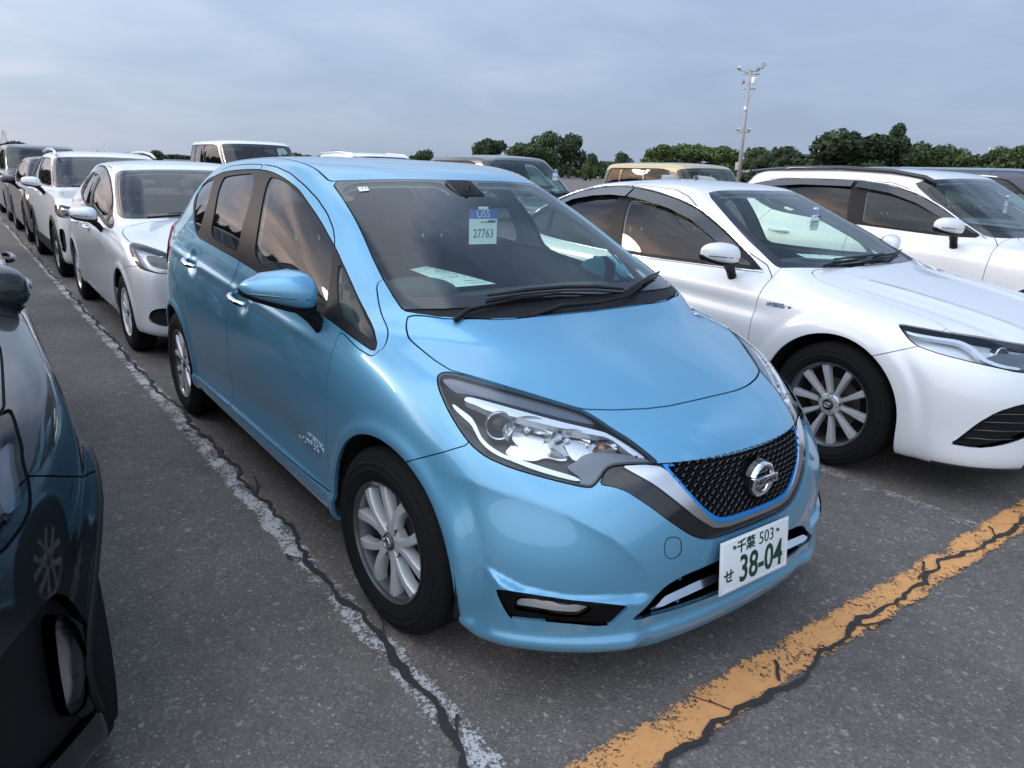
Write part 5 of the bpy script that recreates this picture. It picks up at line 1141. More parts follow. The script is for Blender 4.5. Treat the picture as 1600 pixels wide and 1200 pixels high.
AQ=dict(rows=gen(L=4.05,W=1.695,H=1.445,fo=.84,zh=.80,xc=-.26,zc=.985,xh=-1.02,xrr=-2.75,zb=1.05,tb=-3.12,tum=.73,cor=.60,nf=2.3),wb=2.6,Rw=.305,ra=.345,ty=.74,paint=M['silver'],step=.024,win=dict(ru=11.6,wu=4.7),wheel=W_COV,
 dlo=P2([(-2.26,0,1.087),(-2.48,0,1.12),(-2.55,0,1.19),(-2.40,0,1.30),(-2.15,0,1.375),(-1.846,0,1.386),(-1.572,0,1.362),(-1.232,0,1.276),(-.932,0,1.149),(-.824,0,1.075),(-.749,0,1.0),(-.60,0,.94),(-.50,0,.903),(-.60,0,.898),(-.873,0,.917),(-1.398,0,.985),(-1.734,0,1.015)]),
 glass=[([(-1.60,1.300),(-1.563,1.136),(-1.49,1.02),(-1.2,.985),(-.92,.945),(-.90,.975),(-1.0,1.08),(-1.3,1.225),(-1.50,1.30)],'glass_f'),([(-.86,.945),(-.80,1.0),(-.62,.935),(-.70,.925)],'glass_f'),([(-1.68,1.32),(-1.66,1.13),(-1.60,1.03),(-2.0,1.055),(-2.20,1.10),(-2.2,1.2),(-2.15,1.31),(-1.9,1.34)],'glass_r'),([(-2.26,1.12),(-2.44,1.15),(-2.42,1.22),(-2.26,1.28)],'glass_q')],
 hood=(.62,.62,-.25,.66,.78),hood_poly=[(-.22,.2),(-.23,-.3),(-.30,-.60),(-.352,-.700),(-.30,-.735),(-.185,-.757),(.0,-.764),(.132,-.760),(.232,-.715),(.428,-.655),(.605,-.575),(.68,-.35),(.71,.2)],
 polys=[('hl',[(.17,-.775,.84),(.289,-.795,.793),(.413,-.791,.737),(.466,-.779,.705),(.527,-.748,.69),(.61,-.684,.677),(.667,-.619,.674),(.71,-.52,.70),(.69,-.50,.75),(.605,-.579,.795),(.428,-.657,.831),(.232,-.72,.852),(.15,-.757,.852)],OBL,['body','hood','gap'],lambda c:c[:,0]>0,.003),
  ('fog',[(.517,-.766,.343),(.545,-.748,.396),(.595,-.71,.422),(.70,-.60,.434),(.72,-.58,.32),(.639,-.674,.292),(.589,-.721,.298),(.54,-.754,.313)],OBL,['body'],lambda c:c[:,0]>.3),
  ('grille',[(.55,.24),(.50,.42),(-.50,.42),(-.55,.24)],'front',['body'],lambda c:c[:,0]>.5)],
 polyparts=[('fog','fog_lamp_surround','plastic',.015,-.014),('grille','lower_grille','mesh',.03,-.03)],
 lampbits=[('lamp_bezel',[(.201,-.778,.833),(.227,-.766,.835),(.396,-.779,.769),(.45,-.781,.724),(.431,-.79,.722),(.355,-.797,.766),(.268,-.791,.805)],OBL,'lampblack',.012),('lamp_core',[(.446,-.735,.787),(.431,-.724,.802),(.489,-.678,.803),(.595,-.606,.784),(.66,-.56,.767),(.69,-.56,.697),(.598,-.677,.723),(.536,-.727,.728)],OBL,'lampblack',.022)],
 hlback=M['lampclear'],proj=((.06,.026),(.12,.024)),doors=(-.50,-1.63,-2.42,.26,.93,1.385),mirror=(-.80,.835,.985,.88),tail=(-2.95,-3.21,.78,1.02),
 visor=[('b',[(-2.2,1.34),(-2.0,1.365),(-1.8,1.37),(-1.55,1.345),(-1.25,1.262),(-1.0,1.163),(-.86,1.08)],.05)])
RZ=dict(rows=gen(L=3.995,W=1.695,H=1.52,fo=.74,zh=.92,xc=-.28,zc=1.06,xh=-.93,xrr=-2.95,zb=1.11,tb=-3.22,tum=.77,cor=.40,nf=2.9),wb=2.525,Rw=.325,ra=.37,ty=.74,paint=M['white2'],step=.030,win=dict(ru=11.6,wu=4.7,s0=5.0,s1=10.5,l0=.3,l1=-.2,cuts=[(5.0,7.35,'glass_f'),(7.35,9.6,'glass_r'),(9.6,10.5,'glass_q')]),wheel=W_FIVE,cladding=.055,sill=.40,
 hood=(.60,.60,-.25,.68,.86),polys=[('hl',[(.30,-.835,.885),(.439,-.79,.897),(.596,-.664,.870),(.68,-.50,.86),(.69,-.50,.78),(.621,-.681,.745),(.50,-.80,.752),(.36,-.835,.80)],OBL,['body','hood','gap'],lambda c:c[:,0]>0,.003),
  ('slot',[(.46,-.825,.62),(.56,-.77,.62),(.56,-.78,.36),(.44,-.83,.34)],OBL,['body'],lambda c:c[:,0]>.3),('grille',[(.50,.32),(.46,.80),(-.46,.80),(-.50,.32)],'front',['body'],lambda c:c[:,0]>.5)],
 polyparts=[('slot','bumper_vent','gap',.03,-.03),('grille','grille','mesh',.03,-.03)],
 lampbits=[('lamp_core',[(.46,-.80,.85),(.60,-.68,.835),(.68,-.52,.83),(.68,-.53,.79),(.61,-.69,.765),(.50,-.80,.77)],OBL,'lampblack',.015)],hlback=M['lampclear'],proj=((.05,.026),),
 doors=(-.46,-1.52,-2.42,.33,1.07,1.50),mirror=(-.72,.84,1.10,.92),tail=(-3.0,-3.25,.85,1.08),rails=([(-.95,.60,1.450),(-1.15,.595,1.502),(-1.6,.58,1.532),(-2.2,.58,1.528),(-2.75,.57,1.495)],.017,'white2'))
def suv_mod(S): pass
SUVR=gen(L=4.46,W=1.825,H=1.60,fo=.92,zh=.90,xc=-.34,zc=1.08,xh=-1.10,xrr=-3.05,zb=1.17,tb=-3.36,tum=.755,cor=.55,nf=2.4)
SUV=dict(rows=SUVR,wb=2.64,Rw=.345,ra=.40,ty=.80,paint=M['white'],step=.024,win=dict(ru=11.6,wu=4.75),wheel=W_BIG,cladding=.05,sill=.38,
 dlo=[(-.62,1.075),(-.78,1.16),(-1.0,1.285),(-1.2,1.375),(-1.45,1.445),(-1.8,1.485),(-2.3,1.485),(-2.7,1.455),(-2.95,1.40),(-3.0,1.37),(-2.72,1.24),(-2.5,1.17),(-2.0,1.125),(-1.3,1.085),(-.9,1.065)],
 glass=[([(-.86,1.09),(-.98,1.20),(-1.2,1.325),(-1.45,1.40),(-1.66,1.435),(-1.62,1.25),(-1.60,1.12),(-1.2,1.10)],'glass_f'),([(-1.80,1.44),(-2.3,1.445),(-2.45,1.43),(-2.5,1.3),(-2.42,1.19),(-2.0,1.145),(-1.74,1.13),(-1.77,1.25)],'glass_r'),([(-2.56,1.42),(-2.85,1.385),(-2.68,1.27),(-2.55,1.22)],'glass_q')],
 hood=(.70,.66,-.30,.70,.82),doors=(-.50,-1.70,-2.65,.33,1.075,1.485),mirror=(-.80,.895,1.135,1.0),
 polys=[('hl',[(.45,.80),(.45,.90),(.75,.90),(.9,.82),(.9,.76)],'side',['body'],lambda c:(np.abs(c[:,1])>.42)&(c[:,0]>.35),.003),('grille',[(.45,.30),(.42,.74),(-.42,.74),(-.45,.30)],'front',['body'],lambda c:c[:,0]>.5)],polyparts=[('grille','grille','mesh',.03,-.03)],
 rails=([(-1.12,.63,1.475),(-1.22,.63,1.520),(-1.5,.625,1.563),(-2.0,.61,1.585),(-2.5,.60,1.575),(-3.0,.57,1.530)],.021,'gloss_black'),tail=(-3.25,-3.5,.90,1.12),
 visor=[('a',[(-2.92,1.40),(-2.7,1.45),(-2.3,1.482),(-1.8,1.482)],.055),('b',[(-1.76,1.482),(-1.45,1.442),(-1.2,1.370),(-1.0,1.280),(-.82,1.18)],.055)],
 strips=[('window_chrome',[(-.60,1.075),(-.78,1.168),(-1.0,1.293),(-1.2,1.383),(-1.45,1.453),(-1.8,1.493),(-2.3,1.493),(-2.7,1.463)],.007,'chrome')])
# large dark suv whose left front corner fills the edge of the picture
BSR=gen(L=4.6,W=1.84,H=1.66,fo=.80,zh=.94,xc=-.38,zc=1.10,xh=-1.10,xrr=-3.1,zb=1.16,tb=-3.5,tum=.755,cor=.78,nf=2.15)
DL=(-1.0,-.55,-.5)
BS=dict(rows=BSR,wb=2.69,Rw=.355,ra=.395,ty=.768,paint=M['black'],step=.014,flare=.020,win=dict(ru=11.6,wu=4.75,s0=5.0,s1=10.8,l0=.3,l1=-.2,cuts=[(5.0,7.35,'glass_f'),(7.35,9.6,'glass_r'),(9.6,10.8,'glass_q')]),wheel=W_BIG,
 hood=(.62,.60,-.35,.70,.86),hood_poly=[(-.30,.2),(-.33,-.5),(-.36,-.72),(-.25,-.779),(-.10,-.776),(.144,-.763),(.253,-.756),(.36,-.68),(.50,-.55),(.60,-.30),(.62,.2)],doors=(-.52,-1.65,-2.6,.33,1.07,1.52),mirror=(-.66,.79,1.06,1.0,1.5),
 polys=[('hl',[(.20,-.762,.965),(.265,-.770,.955),(.297,-.771,.946),(.336,-.774,.923),(.367,-.77,.905),(.398,-.774,.863),(.423,-.77,.827),(.457,-.751,.806),(.51,-.711,.785),(.60,-.60,.78),(.66,-.48,.82),(.60,-.50,.92),(.40,-.66,.955)],(-1.5,.4,-.6),['body','hood','gap'],lambda c:(c[:,0]>.1)&(c[:,2]>.6),.004),
  ('drlo',[(.473,-.757,.635),(.430,-.785,.640),(.390,-.812,.600),(.350,-.835,.494),(.36,-.835,.329),(.40,-.812,.300),(.55,-.68,.31),(.60,-.62,.45),(.56,-.67,.60)],(-1.5,.4,-.6),['body'],lambda c:(c[:,0]>.2)&(c[:,2]<.75)),
  ('drl',[(.445,-.778,.589),(.419,-.794,.584),(.38,-.817,.521),(.37,-.821,.437),(.404,-.809,.345),(.451,-.775,.355),(.449,-.773,.473)],(-1.5,.4,-.6),['drlo'],lambda c:c[:,0]>.2),
  ('grille',[(.62,.30),(.55,.66),(-.55,.66),(-.62,.30)],'front',['body'],lambda c:c[:,0]>.4,.003)],
 polyparts=[('grille','grille','gloss_black',.02,-.02),('drlo','daytime_lamp_recess','plastic',.028,-.028),('drl','daytime_lamp','satin',.022,-.02),('drl','lamp_lens','lens',.004,0)],
 bump=[(-.1,.0),(-.1,.60),(.12,.76),(.194,.78),(.30,.83),(.39,.879),(.6,.97),(1.3,1.0),(1.3,0)],lampbits=[('light_guide',[(.30,-.765,.935),(.345,-.77,.905),(.385,-.772,.865),(.41,-.772,.84),(.45,-.74,.83),(.44,-.73,.86),(.40,-.74,.90),(.36,-.74,.935)],(-1.5,.4,-.6),'lampgrey',.015)],hlback=M['lampgrey'],proj=((.0,.034),(.12,.03)),tail=(-3.2,-3.6,.9,1.15),
 strips=[('arch_trim',[(.40*math.cos(a)*1.01,.355+.40*math.sin(a)*1.01) for a in np.linspace(-.1,math.pi+.1,26)],.009,'plastic')])
def simple(paint,R_,wheel=W_FIVE,Rw=.31,ty=.73,wb=2.5,doors=None,cuts=None,s1=10.6,step=.06,**k):
    d=dict(rows=R_,wb=wb,Rw=Rw,ra=Rw+.04,ty=ty,paint=paint,step=step,win=dict(ru=11.6,wu=4.7,s0=5.0,s1=s1,l0=.3,l1=-.15,cuts=cuts or [(5.0,7.3,'glass_f'),(7.3,9.2,'glass_r'),(9.2,s1,'glass_q')]),wheel=wheel,hood=(.45,.6,-.2,.66,.8),doors=doors or (-.45,-1.45,-2.3,.3,1.05,1.5),seats=True,handles=False)
    d.update(k); return d
def build_cars():
    c,_=bodywork('sedan_car',SEDAN); place(c,-.04,2.68,'pearl white sedan with dark wind deflectors parked beside the blue car','car')
    text_obj('wing_badge','HYBRID',.042,M['chrome'],c,frame((-.385,-.890,.806),(1,0,.02),(0,.02,1)),.003,(.78,.8),bold=.001)
    bb=bmesh.new(); bmesh.ops.create_uvsphere(bb,u_segments=12,v_segments=8,radius=.011,matrix=Matrix.Translation((-.300,-.888,.808))@Matrix.Diagonal((1,.4,1,1))); bm_obj('badge_dot',bb,M['chrome'],c,smooth=True)
    for k in range(4): tube('vent_slat',[(.655+.03*k-.05,-.83+.02*k,.335+.042*k),(.74+.02*k,-.735+.03*k,.342+.042*k),(.83+.01*k,-.60,.350+.042*k)],.006,M['gloss_black'],c,6)
    c,_=bodywork('suv_car',SUV); place(c,.02,5.50,'pearl white crossover with black roof rails beyond the white sedan','car','')
    c,_=bodywork('compact_car',AQ); place(c,-4.42,.02,'silvery white compact hatchback right behind the blue car','car')
    c,_=bodywork('small_suv',RZ); place(c,-8.85,.03,'small white crossover with black wheel arch trim, third in the row behind the blue car','car')
    c,_=bodywork('suv_car',BS); place(c,-.05,-2.53,'glossy black crossover cut by the photo edge, its lamp corner close up','car')
    r2=gen(L=4.1,W=1.70,H=1.50,fo=.82,zh=.88,xc=-.28,zc=1.02,xh=-1.0,xrr=-2.75,zb=1.08,tb=-3.1,tum=.75)
    c,_=bodywork('compact_car',simple(M['navy'],r2,mirror=(-.75,.84,1.02,.95))); place(c,-5.3,-2.72,'dark blue hatchback right behind the glossy black crossover','car')
    c,_=bodywork('compact_car',simple(M['silver'],r2)); place(c,-10.3,-2.75,'silver hatchback, third back in the row of the glossy black crossover','car')
    rs=gen(L=4.3,W=1.75,H=1.42,fo=.86,zh=.84,xc=-.30,zc=.99,xh=-1.05,xrr=-2.7,zb=1.05,tb=-3.2,tum=.74)
    c,_=bodywork('suv_car',simple(M['black'],rs,ty=.77,Rw=.34,mirror=(-.75,.87,1.0,.95),mirrorpaint=M['gloss_black'])); place(c,-13.05,.06,'glossy black crossover with black mirrors behind the small white crossover','car')
    rmx=gen(L=4.7,W=1.80,H=1.66,fo=.90,zh=.95,xc=-.35,zc=1.08,xh=-.98,xrr=-3.45,zb=1.12,tb=-3.65,tum=.80,cor=.45)
    rmv=gen(L=4.8,W=1.82,H=1.87,fo=.90,zh=1.0,xc=-.35,zc=1.18,xh=-.98,xrr=-3.55,zb=1.2,tb=-3.75,tum=.84,cor=.45)
    van=lambda p,R_,**k: simple(p,R_,wb=2.85,ty=.78,Rw=.33,doors=(-.4,-1.5,-2.6,.3,1.1,1.75),s1=10.9,**k)
    c,_=bodywork('minivan',van(M['grey'],rmx,mirror=(-.75,.89,1.1,1.0))); place(c,-18.0,.10,'dark grey minivan at the far end of the row behind the blue car','van')
    c,_=bodywork('minivan',van(M['white2'],rmv)); place(c,-13.2,3.55,'tall white minivan seen over the roof of the compact hatchback','van')
    rw=gen(L=4.8,W=1.84,H=1.70,fo=.88,zh=.92,xc=-.32,zc=1.08,xh=-1.05,xrr=-3.0,zb=1.17,tb=-3.4,tum=.76)
    c,_=bodywork('suv_car',simple(M['white'],rw,ty=.78,Rw=.34,rails=([(-1.1,.60,1.60),(-1.3,.60,1.665),(-2.0,.59,1.695),(-2.9,.57,1.66)],.018,'white'))); place(c,-11.2,5.45,'white crossover with body coloured roof rails, only its roof showing past the blue roof','car')
    rh=gen(L=4.0,W=1.70,H=1.43,fo=.80,zh=.80,xc=-.30,zc=1.0,xh=-1.05,xrr=-2.6,zb=1.05,tb=-3.05,tum=.74)
    c,_=bodywork('compact_car',simple(M['white'],rh)); place(c,-5.25,3.35,'low white hatchback roof between the blue car and the white sedan roof','car')
    rg=gen(L=4.1,W=1.695,H=1.68,fo=.78,zh=.92,xc=-.25,zc=1.08,xh=-.95,xrr=-2.85,zb=1.15,tb=-3.15,tum=.80,cor=.42)
    c,_=bodywork('mini_mpv',simple(M['brown'],rg)); place(c,-6.75,5.5,'brown grey people carrier behind the white crossover','car')
    rk=gen(L=3.4,W=1.475,H=1.66,fo=.60,zh=.98,xc=-.18,zc=1.10,xh=-.62,xrr=-2.55,zb=1.12,tb=-2.72,tum=.88,cor=.30,nf=3.2)
    sk=simple(M['cream'],rk,ty=.64,Rw=.29,wb=2.45,doors=(-.35,-1.25,-2.1,.3,1.05,1.5),s1=10.9,visor=None); sk['mod']=None
    sk['polys']=[('pillars',[(-.15,1.06),(-.50,1.52),(-2.75,1.52),(-2.9,1.06)],'side',['body','frame'],side_)]; sk['polyparts']=[('pillars','dark_side_panel',M['brown'],0,.01)]
    c,_=bodywork('kei_car',sk); place(c,-5.35,8.0,'boxy kei car with cream roof and dark window band','car'); tube('aerial',[(-2.30,-.3,1.66),(-2.52,-.3,1.76)],.006,M['plastic'],c,6)
    rd=gen(L=3.9,W=1.68,H=1.60,fo=.76,zh=.92,xc=-.25,zc=1.08,xh=-.95,xrr=-2.7,zb=1.15,tb=-3.0,tum=.78)
    c,_=bodywork('compact_car',simple(M['grey'],rd)); place(c,-10.4,8.2,'dark grey compact car roof beyond the kei car','car')
    ra=gen(L=4.9,W=1.85,H=1.67,fo=.92,zh=1.0,xc=-.35,zc=1.12,xh=-1.0,xrr=-3.6,zb=1.15,tb=-3.8,tum=.82,cor=.45)
    sp=van(M['navy'],ra,strips=[('window_chrome',[(-1.0,1.53),(-1.6,1.57),(-2.4,1.575),(-3.2,1.55)],.014,'chrome')]); c,_=bodywork('minivan',sp); place(c,-.2,8.2,'dark minivan with a chrome strip above its windows at the far right','van')
    rb=gen(L=4.5,W=1.80,H=1.44,fo=.90,zh=.80,xc=-.30,zc=1.0,xh=-1.15,xrr=-2.6,zb=1.05,tb=-3.3,tum=.72)
# ---------------------------------------------------------------- ground
def ground():
    bm=bmesh.new(); bmesh.ops.create_grid(bm,x_segments=1,y_segments=1,size=900); o=bm_obj('ground',bm,None); o.data.materials.clear()
    m=bpy.data.materials.new('asphalt'); m.use_nodes=True; n,l=nodes(m); p=n['Principled BSDF']; o.data.materials.append(m); o['kind']='structure'
    tc=n.new('ShaderNodeTexCoord')
    def noise(s,d=3,r=.5):
        t=n.new('ShaderNodeTexNoise'); t.inputs['Scale'].default_value=s; t.inputs['Detail'].default_value=d; t.inputs['Roughness'].default_value=r; l.new(tc.outputs['Object'],t.inputs[0]); return t.outputs[0]
    def ramp(x,*st):
        r=n.new('ShaderNodeValToRGB'); l.new(x,r.inputs[0]); e=r.color_ramp.elements
        e[0].position,e[0].color=st[0][0],(*st[0][1],1); e[1].position,e[1].color=st[-1][0],(*st[-1][1],1)
        for q in st[1:-1]: k=e.new(q[0]); k.color=(*q[1],1)
        return r.outputs[0]
    def mix(f,a,b,bl='MIX'):
        x=n.new('ShaderNodeMix'); x.data_type='RGBA'; x.blend_type=bl
        for i,v in ((0,f),(6,a),(7,b)):
            if isinstance(v,(int,float)): x.inputs[i].default_value=v
            elif isinstance(v,tuple): x.inputs[i].default_value=(*v,1)
            else: l.new(v,x.inputs[i])
        return x.outputs[2]
    v1=n.new('ShaderNodeTexVoronoi'); v1.inputs['Scale'].default_value=150; l.new(tc.outputs['Object'],v1.inputs['Vector'])
    v2=n.new('ShaderNodeTexVoronoi'); v2.inputs['Scale'].default_value=60; l.new(tc.outputs['Object'],v2.inputs['Vector'])
    sp=n.new('ShaderNodeSeparateColor'); l.new(v1.outputs['Color'],sp.inputs[0]); sp2=n.new('ShaderNodeSeparateColor'); l.new(v2.outputs['Color'],sp2.inputs[0])
    stone=ramp(sp.outputs[0],(.0,(.080,.075,.073)),(.55,(.116,.109,.105)),(.88,(.152,.143,.137)),(.97,(.20,.19,.178)),(1,(.36,.345,.32)))
    big=ramp(sp2.outputs[1],(.0,(.096,.090,.087)),(.95,(.116,.109,.105)),(.985,(.26,.25,.235)),(1,(.42,.40,.37)))
    c=mix(.35,stone,big)
    c=mix(1.0,c,ramp(noise(.9,6,.6),(.3,(.80,.80,.82)),(.7,(1.18,1.17,1.15))),'MULTIPLY')
    c=mix(1.0,c,ramp(noise(9,5,.6),(.3,(.86,.86,.86)),(.7,(1.12,1.12,1.12))),'MULTIPLY')
    c=mix(1.0,c,ramp(noise(.33,7,.62),(.36,(.84,.84,.85)),(.5,(1,1,1)),(.68,(1.10,1.09,1.07))),'MULTIPLY')
    c=mix(1.0,c,ramp(noise(2.3,3,.5),(.24,(.70,.70,.70)),(.33,(1,1,1)),(1,(1,1,1))),'MULTIPLY'); c=mix(1.0,c,(1.40,1.32,1.22),'MULTIPLY')
    l.new(c,p.inputs['Base Color']); p.inputs['Roughness'].default_value=.78; p.inputs['Specular IOR Level'].default_value=.35
    b=n.new('ShaderNodeBump'); b.inputs['Strength'].default_value=.75; b.inputs['Distance'].default_value=.004
    md=n.new('ShaderNodeMath'); md.operation='SUBTRACT'; l.new(sp.outputs[1],md.inputs[0]); l.new(v1.outputs['Distance'],md.inputs[1]); l.new(md.outputs[0],b.inputs['Height']); l.new(b.outputs[0],p.inputs['Normal'])
    return o
def road_paint(name,col,wear,seed,edge=.0):
    """worn paint: holes where the noise says so"""
    m=bpy.data.materials.new(name); m.use_nodes=True; n,l=nodes(m); p=n['Principled BSDF']; o=n['Material Output']
    tc=n.new('ShaderNodeTexCoord'); mp=n.new('ShaderNodeMapping'); mp.inputs['Location'].default_value=(seed,seed,0); l.new(tc.outputs['Object'],mp.inputs[0])
    def noise(s,d,r,dist=0):
        t=n.new('ShaderNodeTexNoise'); t.inputs['Scale'].default_value=s; t.inputs['Detail'].default_value=d; t.inputs['Roughness'].default_value=r; t.inputs['Distortion'].default_value=dist; l.new(mp.outputs[0],t.inputs[0]); return t.outputs[0]
    def mt(op,a,b):
        x=n.new('ShaderNodeMath'); x.operation=op
        for i,v in enumerate((a,b)):
            if isinstance(v,(int,float)): x.inputs[i].default_value=v
            else: l.new(v,x.inputs[i])
        return x.outputs[0]
    a=mt('ADD',mt('MULTIPLY',noise(78,5,.85,.2),.62),mt('MULTIPLY',noise(7,4,.65),.38))
    # u across the line in the second UV component
    uv=n.new('ShaderNodeSeparateXYZ'); l.new(tc.outputs['UV'],uv.inputs[0])
    d=mt('ABSOLUTE',mt('SUBTRACT',uv.outputs[1],.5),0); ed=mt('MULTIPLY',mt('POWER',mt('MULTIPLY',d,2.0),5.0),edge)
    a=mt('SUBTRACT',a,ed)
    th=mt('GREATER_THAN',a,wear)
    t=n.new('ShaderNodeBsdfTransparent'); mx=n.new('ShaderNodeMixShader'); l.new(th,mx.inputs[0]); l.new(t.outputs[0],mx.inputs[1]); l.new(p.outputs[0],mx.inputs[2]); l.new(mx.outputs[0],o.inputs[0])
    r=n.new('ShaderNodeMix'); r.data_type='RGBA'; r.inputs[6].default_value=(*[c*.72 for c in col],1); r.inputs[7].default_value=(*col,1); l.new(noise(22,6,.7),r.inputs[0]); l.new(r.outputs[2],p.inputs['Base Color']); p.inputs['Roughness'].default_value=.75
    b=n.new('ShaderNodeBump'); b.inputs['Strength'].default_value=.5; b.inputs['Distance'].default_value=.002; l.new(noise(160,3,.6),b.inputs['Height']); l.new(b.outputs[0],p.inputs['Normal'])
    return m
def strip(name,pts,hw,z,m,kind='structure',jit=0,seed=1,step=.02):
    """ribbon following pts with optional ragged edges"""
    rng=random.Random(seed); P=[];acc=0
    for a,b in zip(pts[:-1],pts[1:]):
        L=math.dist(a,b); k=max(1,int(L/step))
        for i in range(k): t=i/k; P.append((a[0]+(b[0]-a[0])*t,a[1]+(b[1]-a[1])*t))
    P.append(pts[-1]); V=[];F=[];uv=[]
    w0=w1=0
    for i,p in enumerate(P):
        q=P[min(i+1,len(P)-1)]; o=P[max(i-1,0)]; d=(q[0]-o[0],q[1]-o[1]); L=math.hypot(*d) or 1; nx,ny=-d[1]/L,d[0]/L
        w0=.6*w0+rng.uniform(-jit,jit); w1=.6*w1+rng.uniform(-jit,jit); h=hw[i*len(hw)//len(P)] if isinstance(hw,list) else hw
        V+=[(p[0]-nx*(h+w0),p[1]-ny*(h+w0),z),(p[0]+nx*(h+w1),p[1]+ny*(h+w1),z)]
        if i: F.append((2*i-2,2*i,2*i+1,2*i-1))
    o=raw(name,V,F,m,smooth=False); u=o.data.uv_layers.new(name='UVMap')
    for poly in o.data.polygons:
        for li in poly.loop_indices: vi=o.data.loops[li].vertex_index; u.data[li].uv=(vi//2*step,vi%2)
    o['kind']=kind; return o
def wander(pts,amp,step,seed):
    rng=random.Random(seed); out=[];off=0
    for a,b in zip(pts[:-1],pts[1:]):
        L=math.dist(a,b); k=max(1,int(L/step))
        for i in range(k):
            t=i/k; off=off*.75+rng.uniform(-amp,amp); d=((b[0]-a[0])/L,(b[1]-a[1])/L); s=rng.uniform(-step*.2,step*.2)
            out.append((a[0]+(b[0]-a[0])*t-d[1]*off+d[0]*s,a[1]+(b[1]-a[1])*t+d[0]*off+d[1]*s))
    out.append(pts[-1]); return out
def markings():
    wm=road_paint('worn_white_paint',(.64,.63,.61),.503,3.1,.10); wm2=road_paint('thin_white_paint',(.50,.50,.48),.528,8.7,.1)
    ym=road_paint('worn_orange_paint',(.84,.40,.14),.452,5.3,.16)
    for k,y in enumerate((-6.1,-3.49,-.87,1.74,4.36,6.98,9.6)):
        s=strip('bay_line',[(.80 if k!=2 else .95,y-.02),(-60,y)],.052,.004,wm2 if k==3 else wm,jit=.007,seed=k)
    strip('orange_line',[(.895,-14),(.885,-2),(.872,1.0),(.86,2.2),(.85,14)],.078,.008,ym,jit=.006,seed=9)
    cm=mat('crack_filler',(.033,.031,.030),.9,bump=.6,bscale=120,noise=.2,nscale=20)
    strip('pavement_crack',wander([(.95,-.97),(.62,-.93),(.35,-.885),(0,-.86),(-.6,-.875),(-1.5,-.85),(-3,-.86),(-7,-.87),(-22,-.87)],.014,.032,2),.009,.011,cm,jit=.006,seed=3)
    strip('pavement_crack',wander([(.98,-.62),(.955,-.42),(.93,-.22),(.955,.0),(.925,.30),(.88,.55),(.90,.85),(.86,1.2),(.905,1.5),(.89,2.3),(.92,4.5)],.013,.028,5),.0085,.0125,cm,jit=.0048,seed=6)
    for i,(a,b) in enumerate([((.60,-.93),(.50,-.86)),((.05,-.86),(-.12,-.80)),((-.5,-.87),(-.62,-.94)),((-1.2,-.86),(-1.42,-.80)),((-2.1,-.855),(-2.3,-.92)),((.93,.02),(.86,.10)),((.90,.50),(.96,.64)),((.88,1.0),(.82,1.16)),((.90,1.6),(.83,1.74))]): strip('pavement_crack',wander([a,((a[0]+b[0])/2+.012,(a[1]+b[1])/2),b],.006,.02,20+i),.0042,.0122+.0002*i,cm,jit=.002,seed=30+i)
    strip('pavement_crack',wander([(.925,-.20),(.86,-.235),(.81,-.26)],.004,.02,6),.003,.0118,cm,jit=.001,seed=7)
# ---------------------------------------------------------------- trees, poles, things in the cars
def leaf_mat(name,a,b):
    m=bpy.data.materials.new(name); m.use_nodes=True; n,l=nodes(m); p=n['Principled BSDF']
    g=n.new('ShaderNodeNewGeometry'); r=n.new('ShaderNodeMix'); r.data_type='RGBA'; r.inputs[6].default_value=(*a,1); r.inputs[7].default_value=(*b,1); l.new(g.outputs['Random Per Island'],r.inputs[0]); l.new(r.outputs[2],p.inputs['Base Color'])
    p.inputs['Roughness'].default_value=.7; p.inputs['Specular IOR Level'].default_value=.25; return m
LM=dict(dark=leaf_mat('leaf_dark',(.020,.036,.016),(.055,.082,.036)),mid=leaf_mat('leaf_mid',(.038,.062,.024),(.085,.120,.050)),light=leaf_mat('leaf_light',(.05,.08,.022),(.11,.15,.05)),far=leaf_mat('leaf_hazed',(.06,.075,.07),(.09,.11,.10)))  # last one: pale grey-green, distance haze painted into the leaf colour
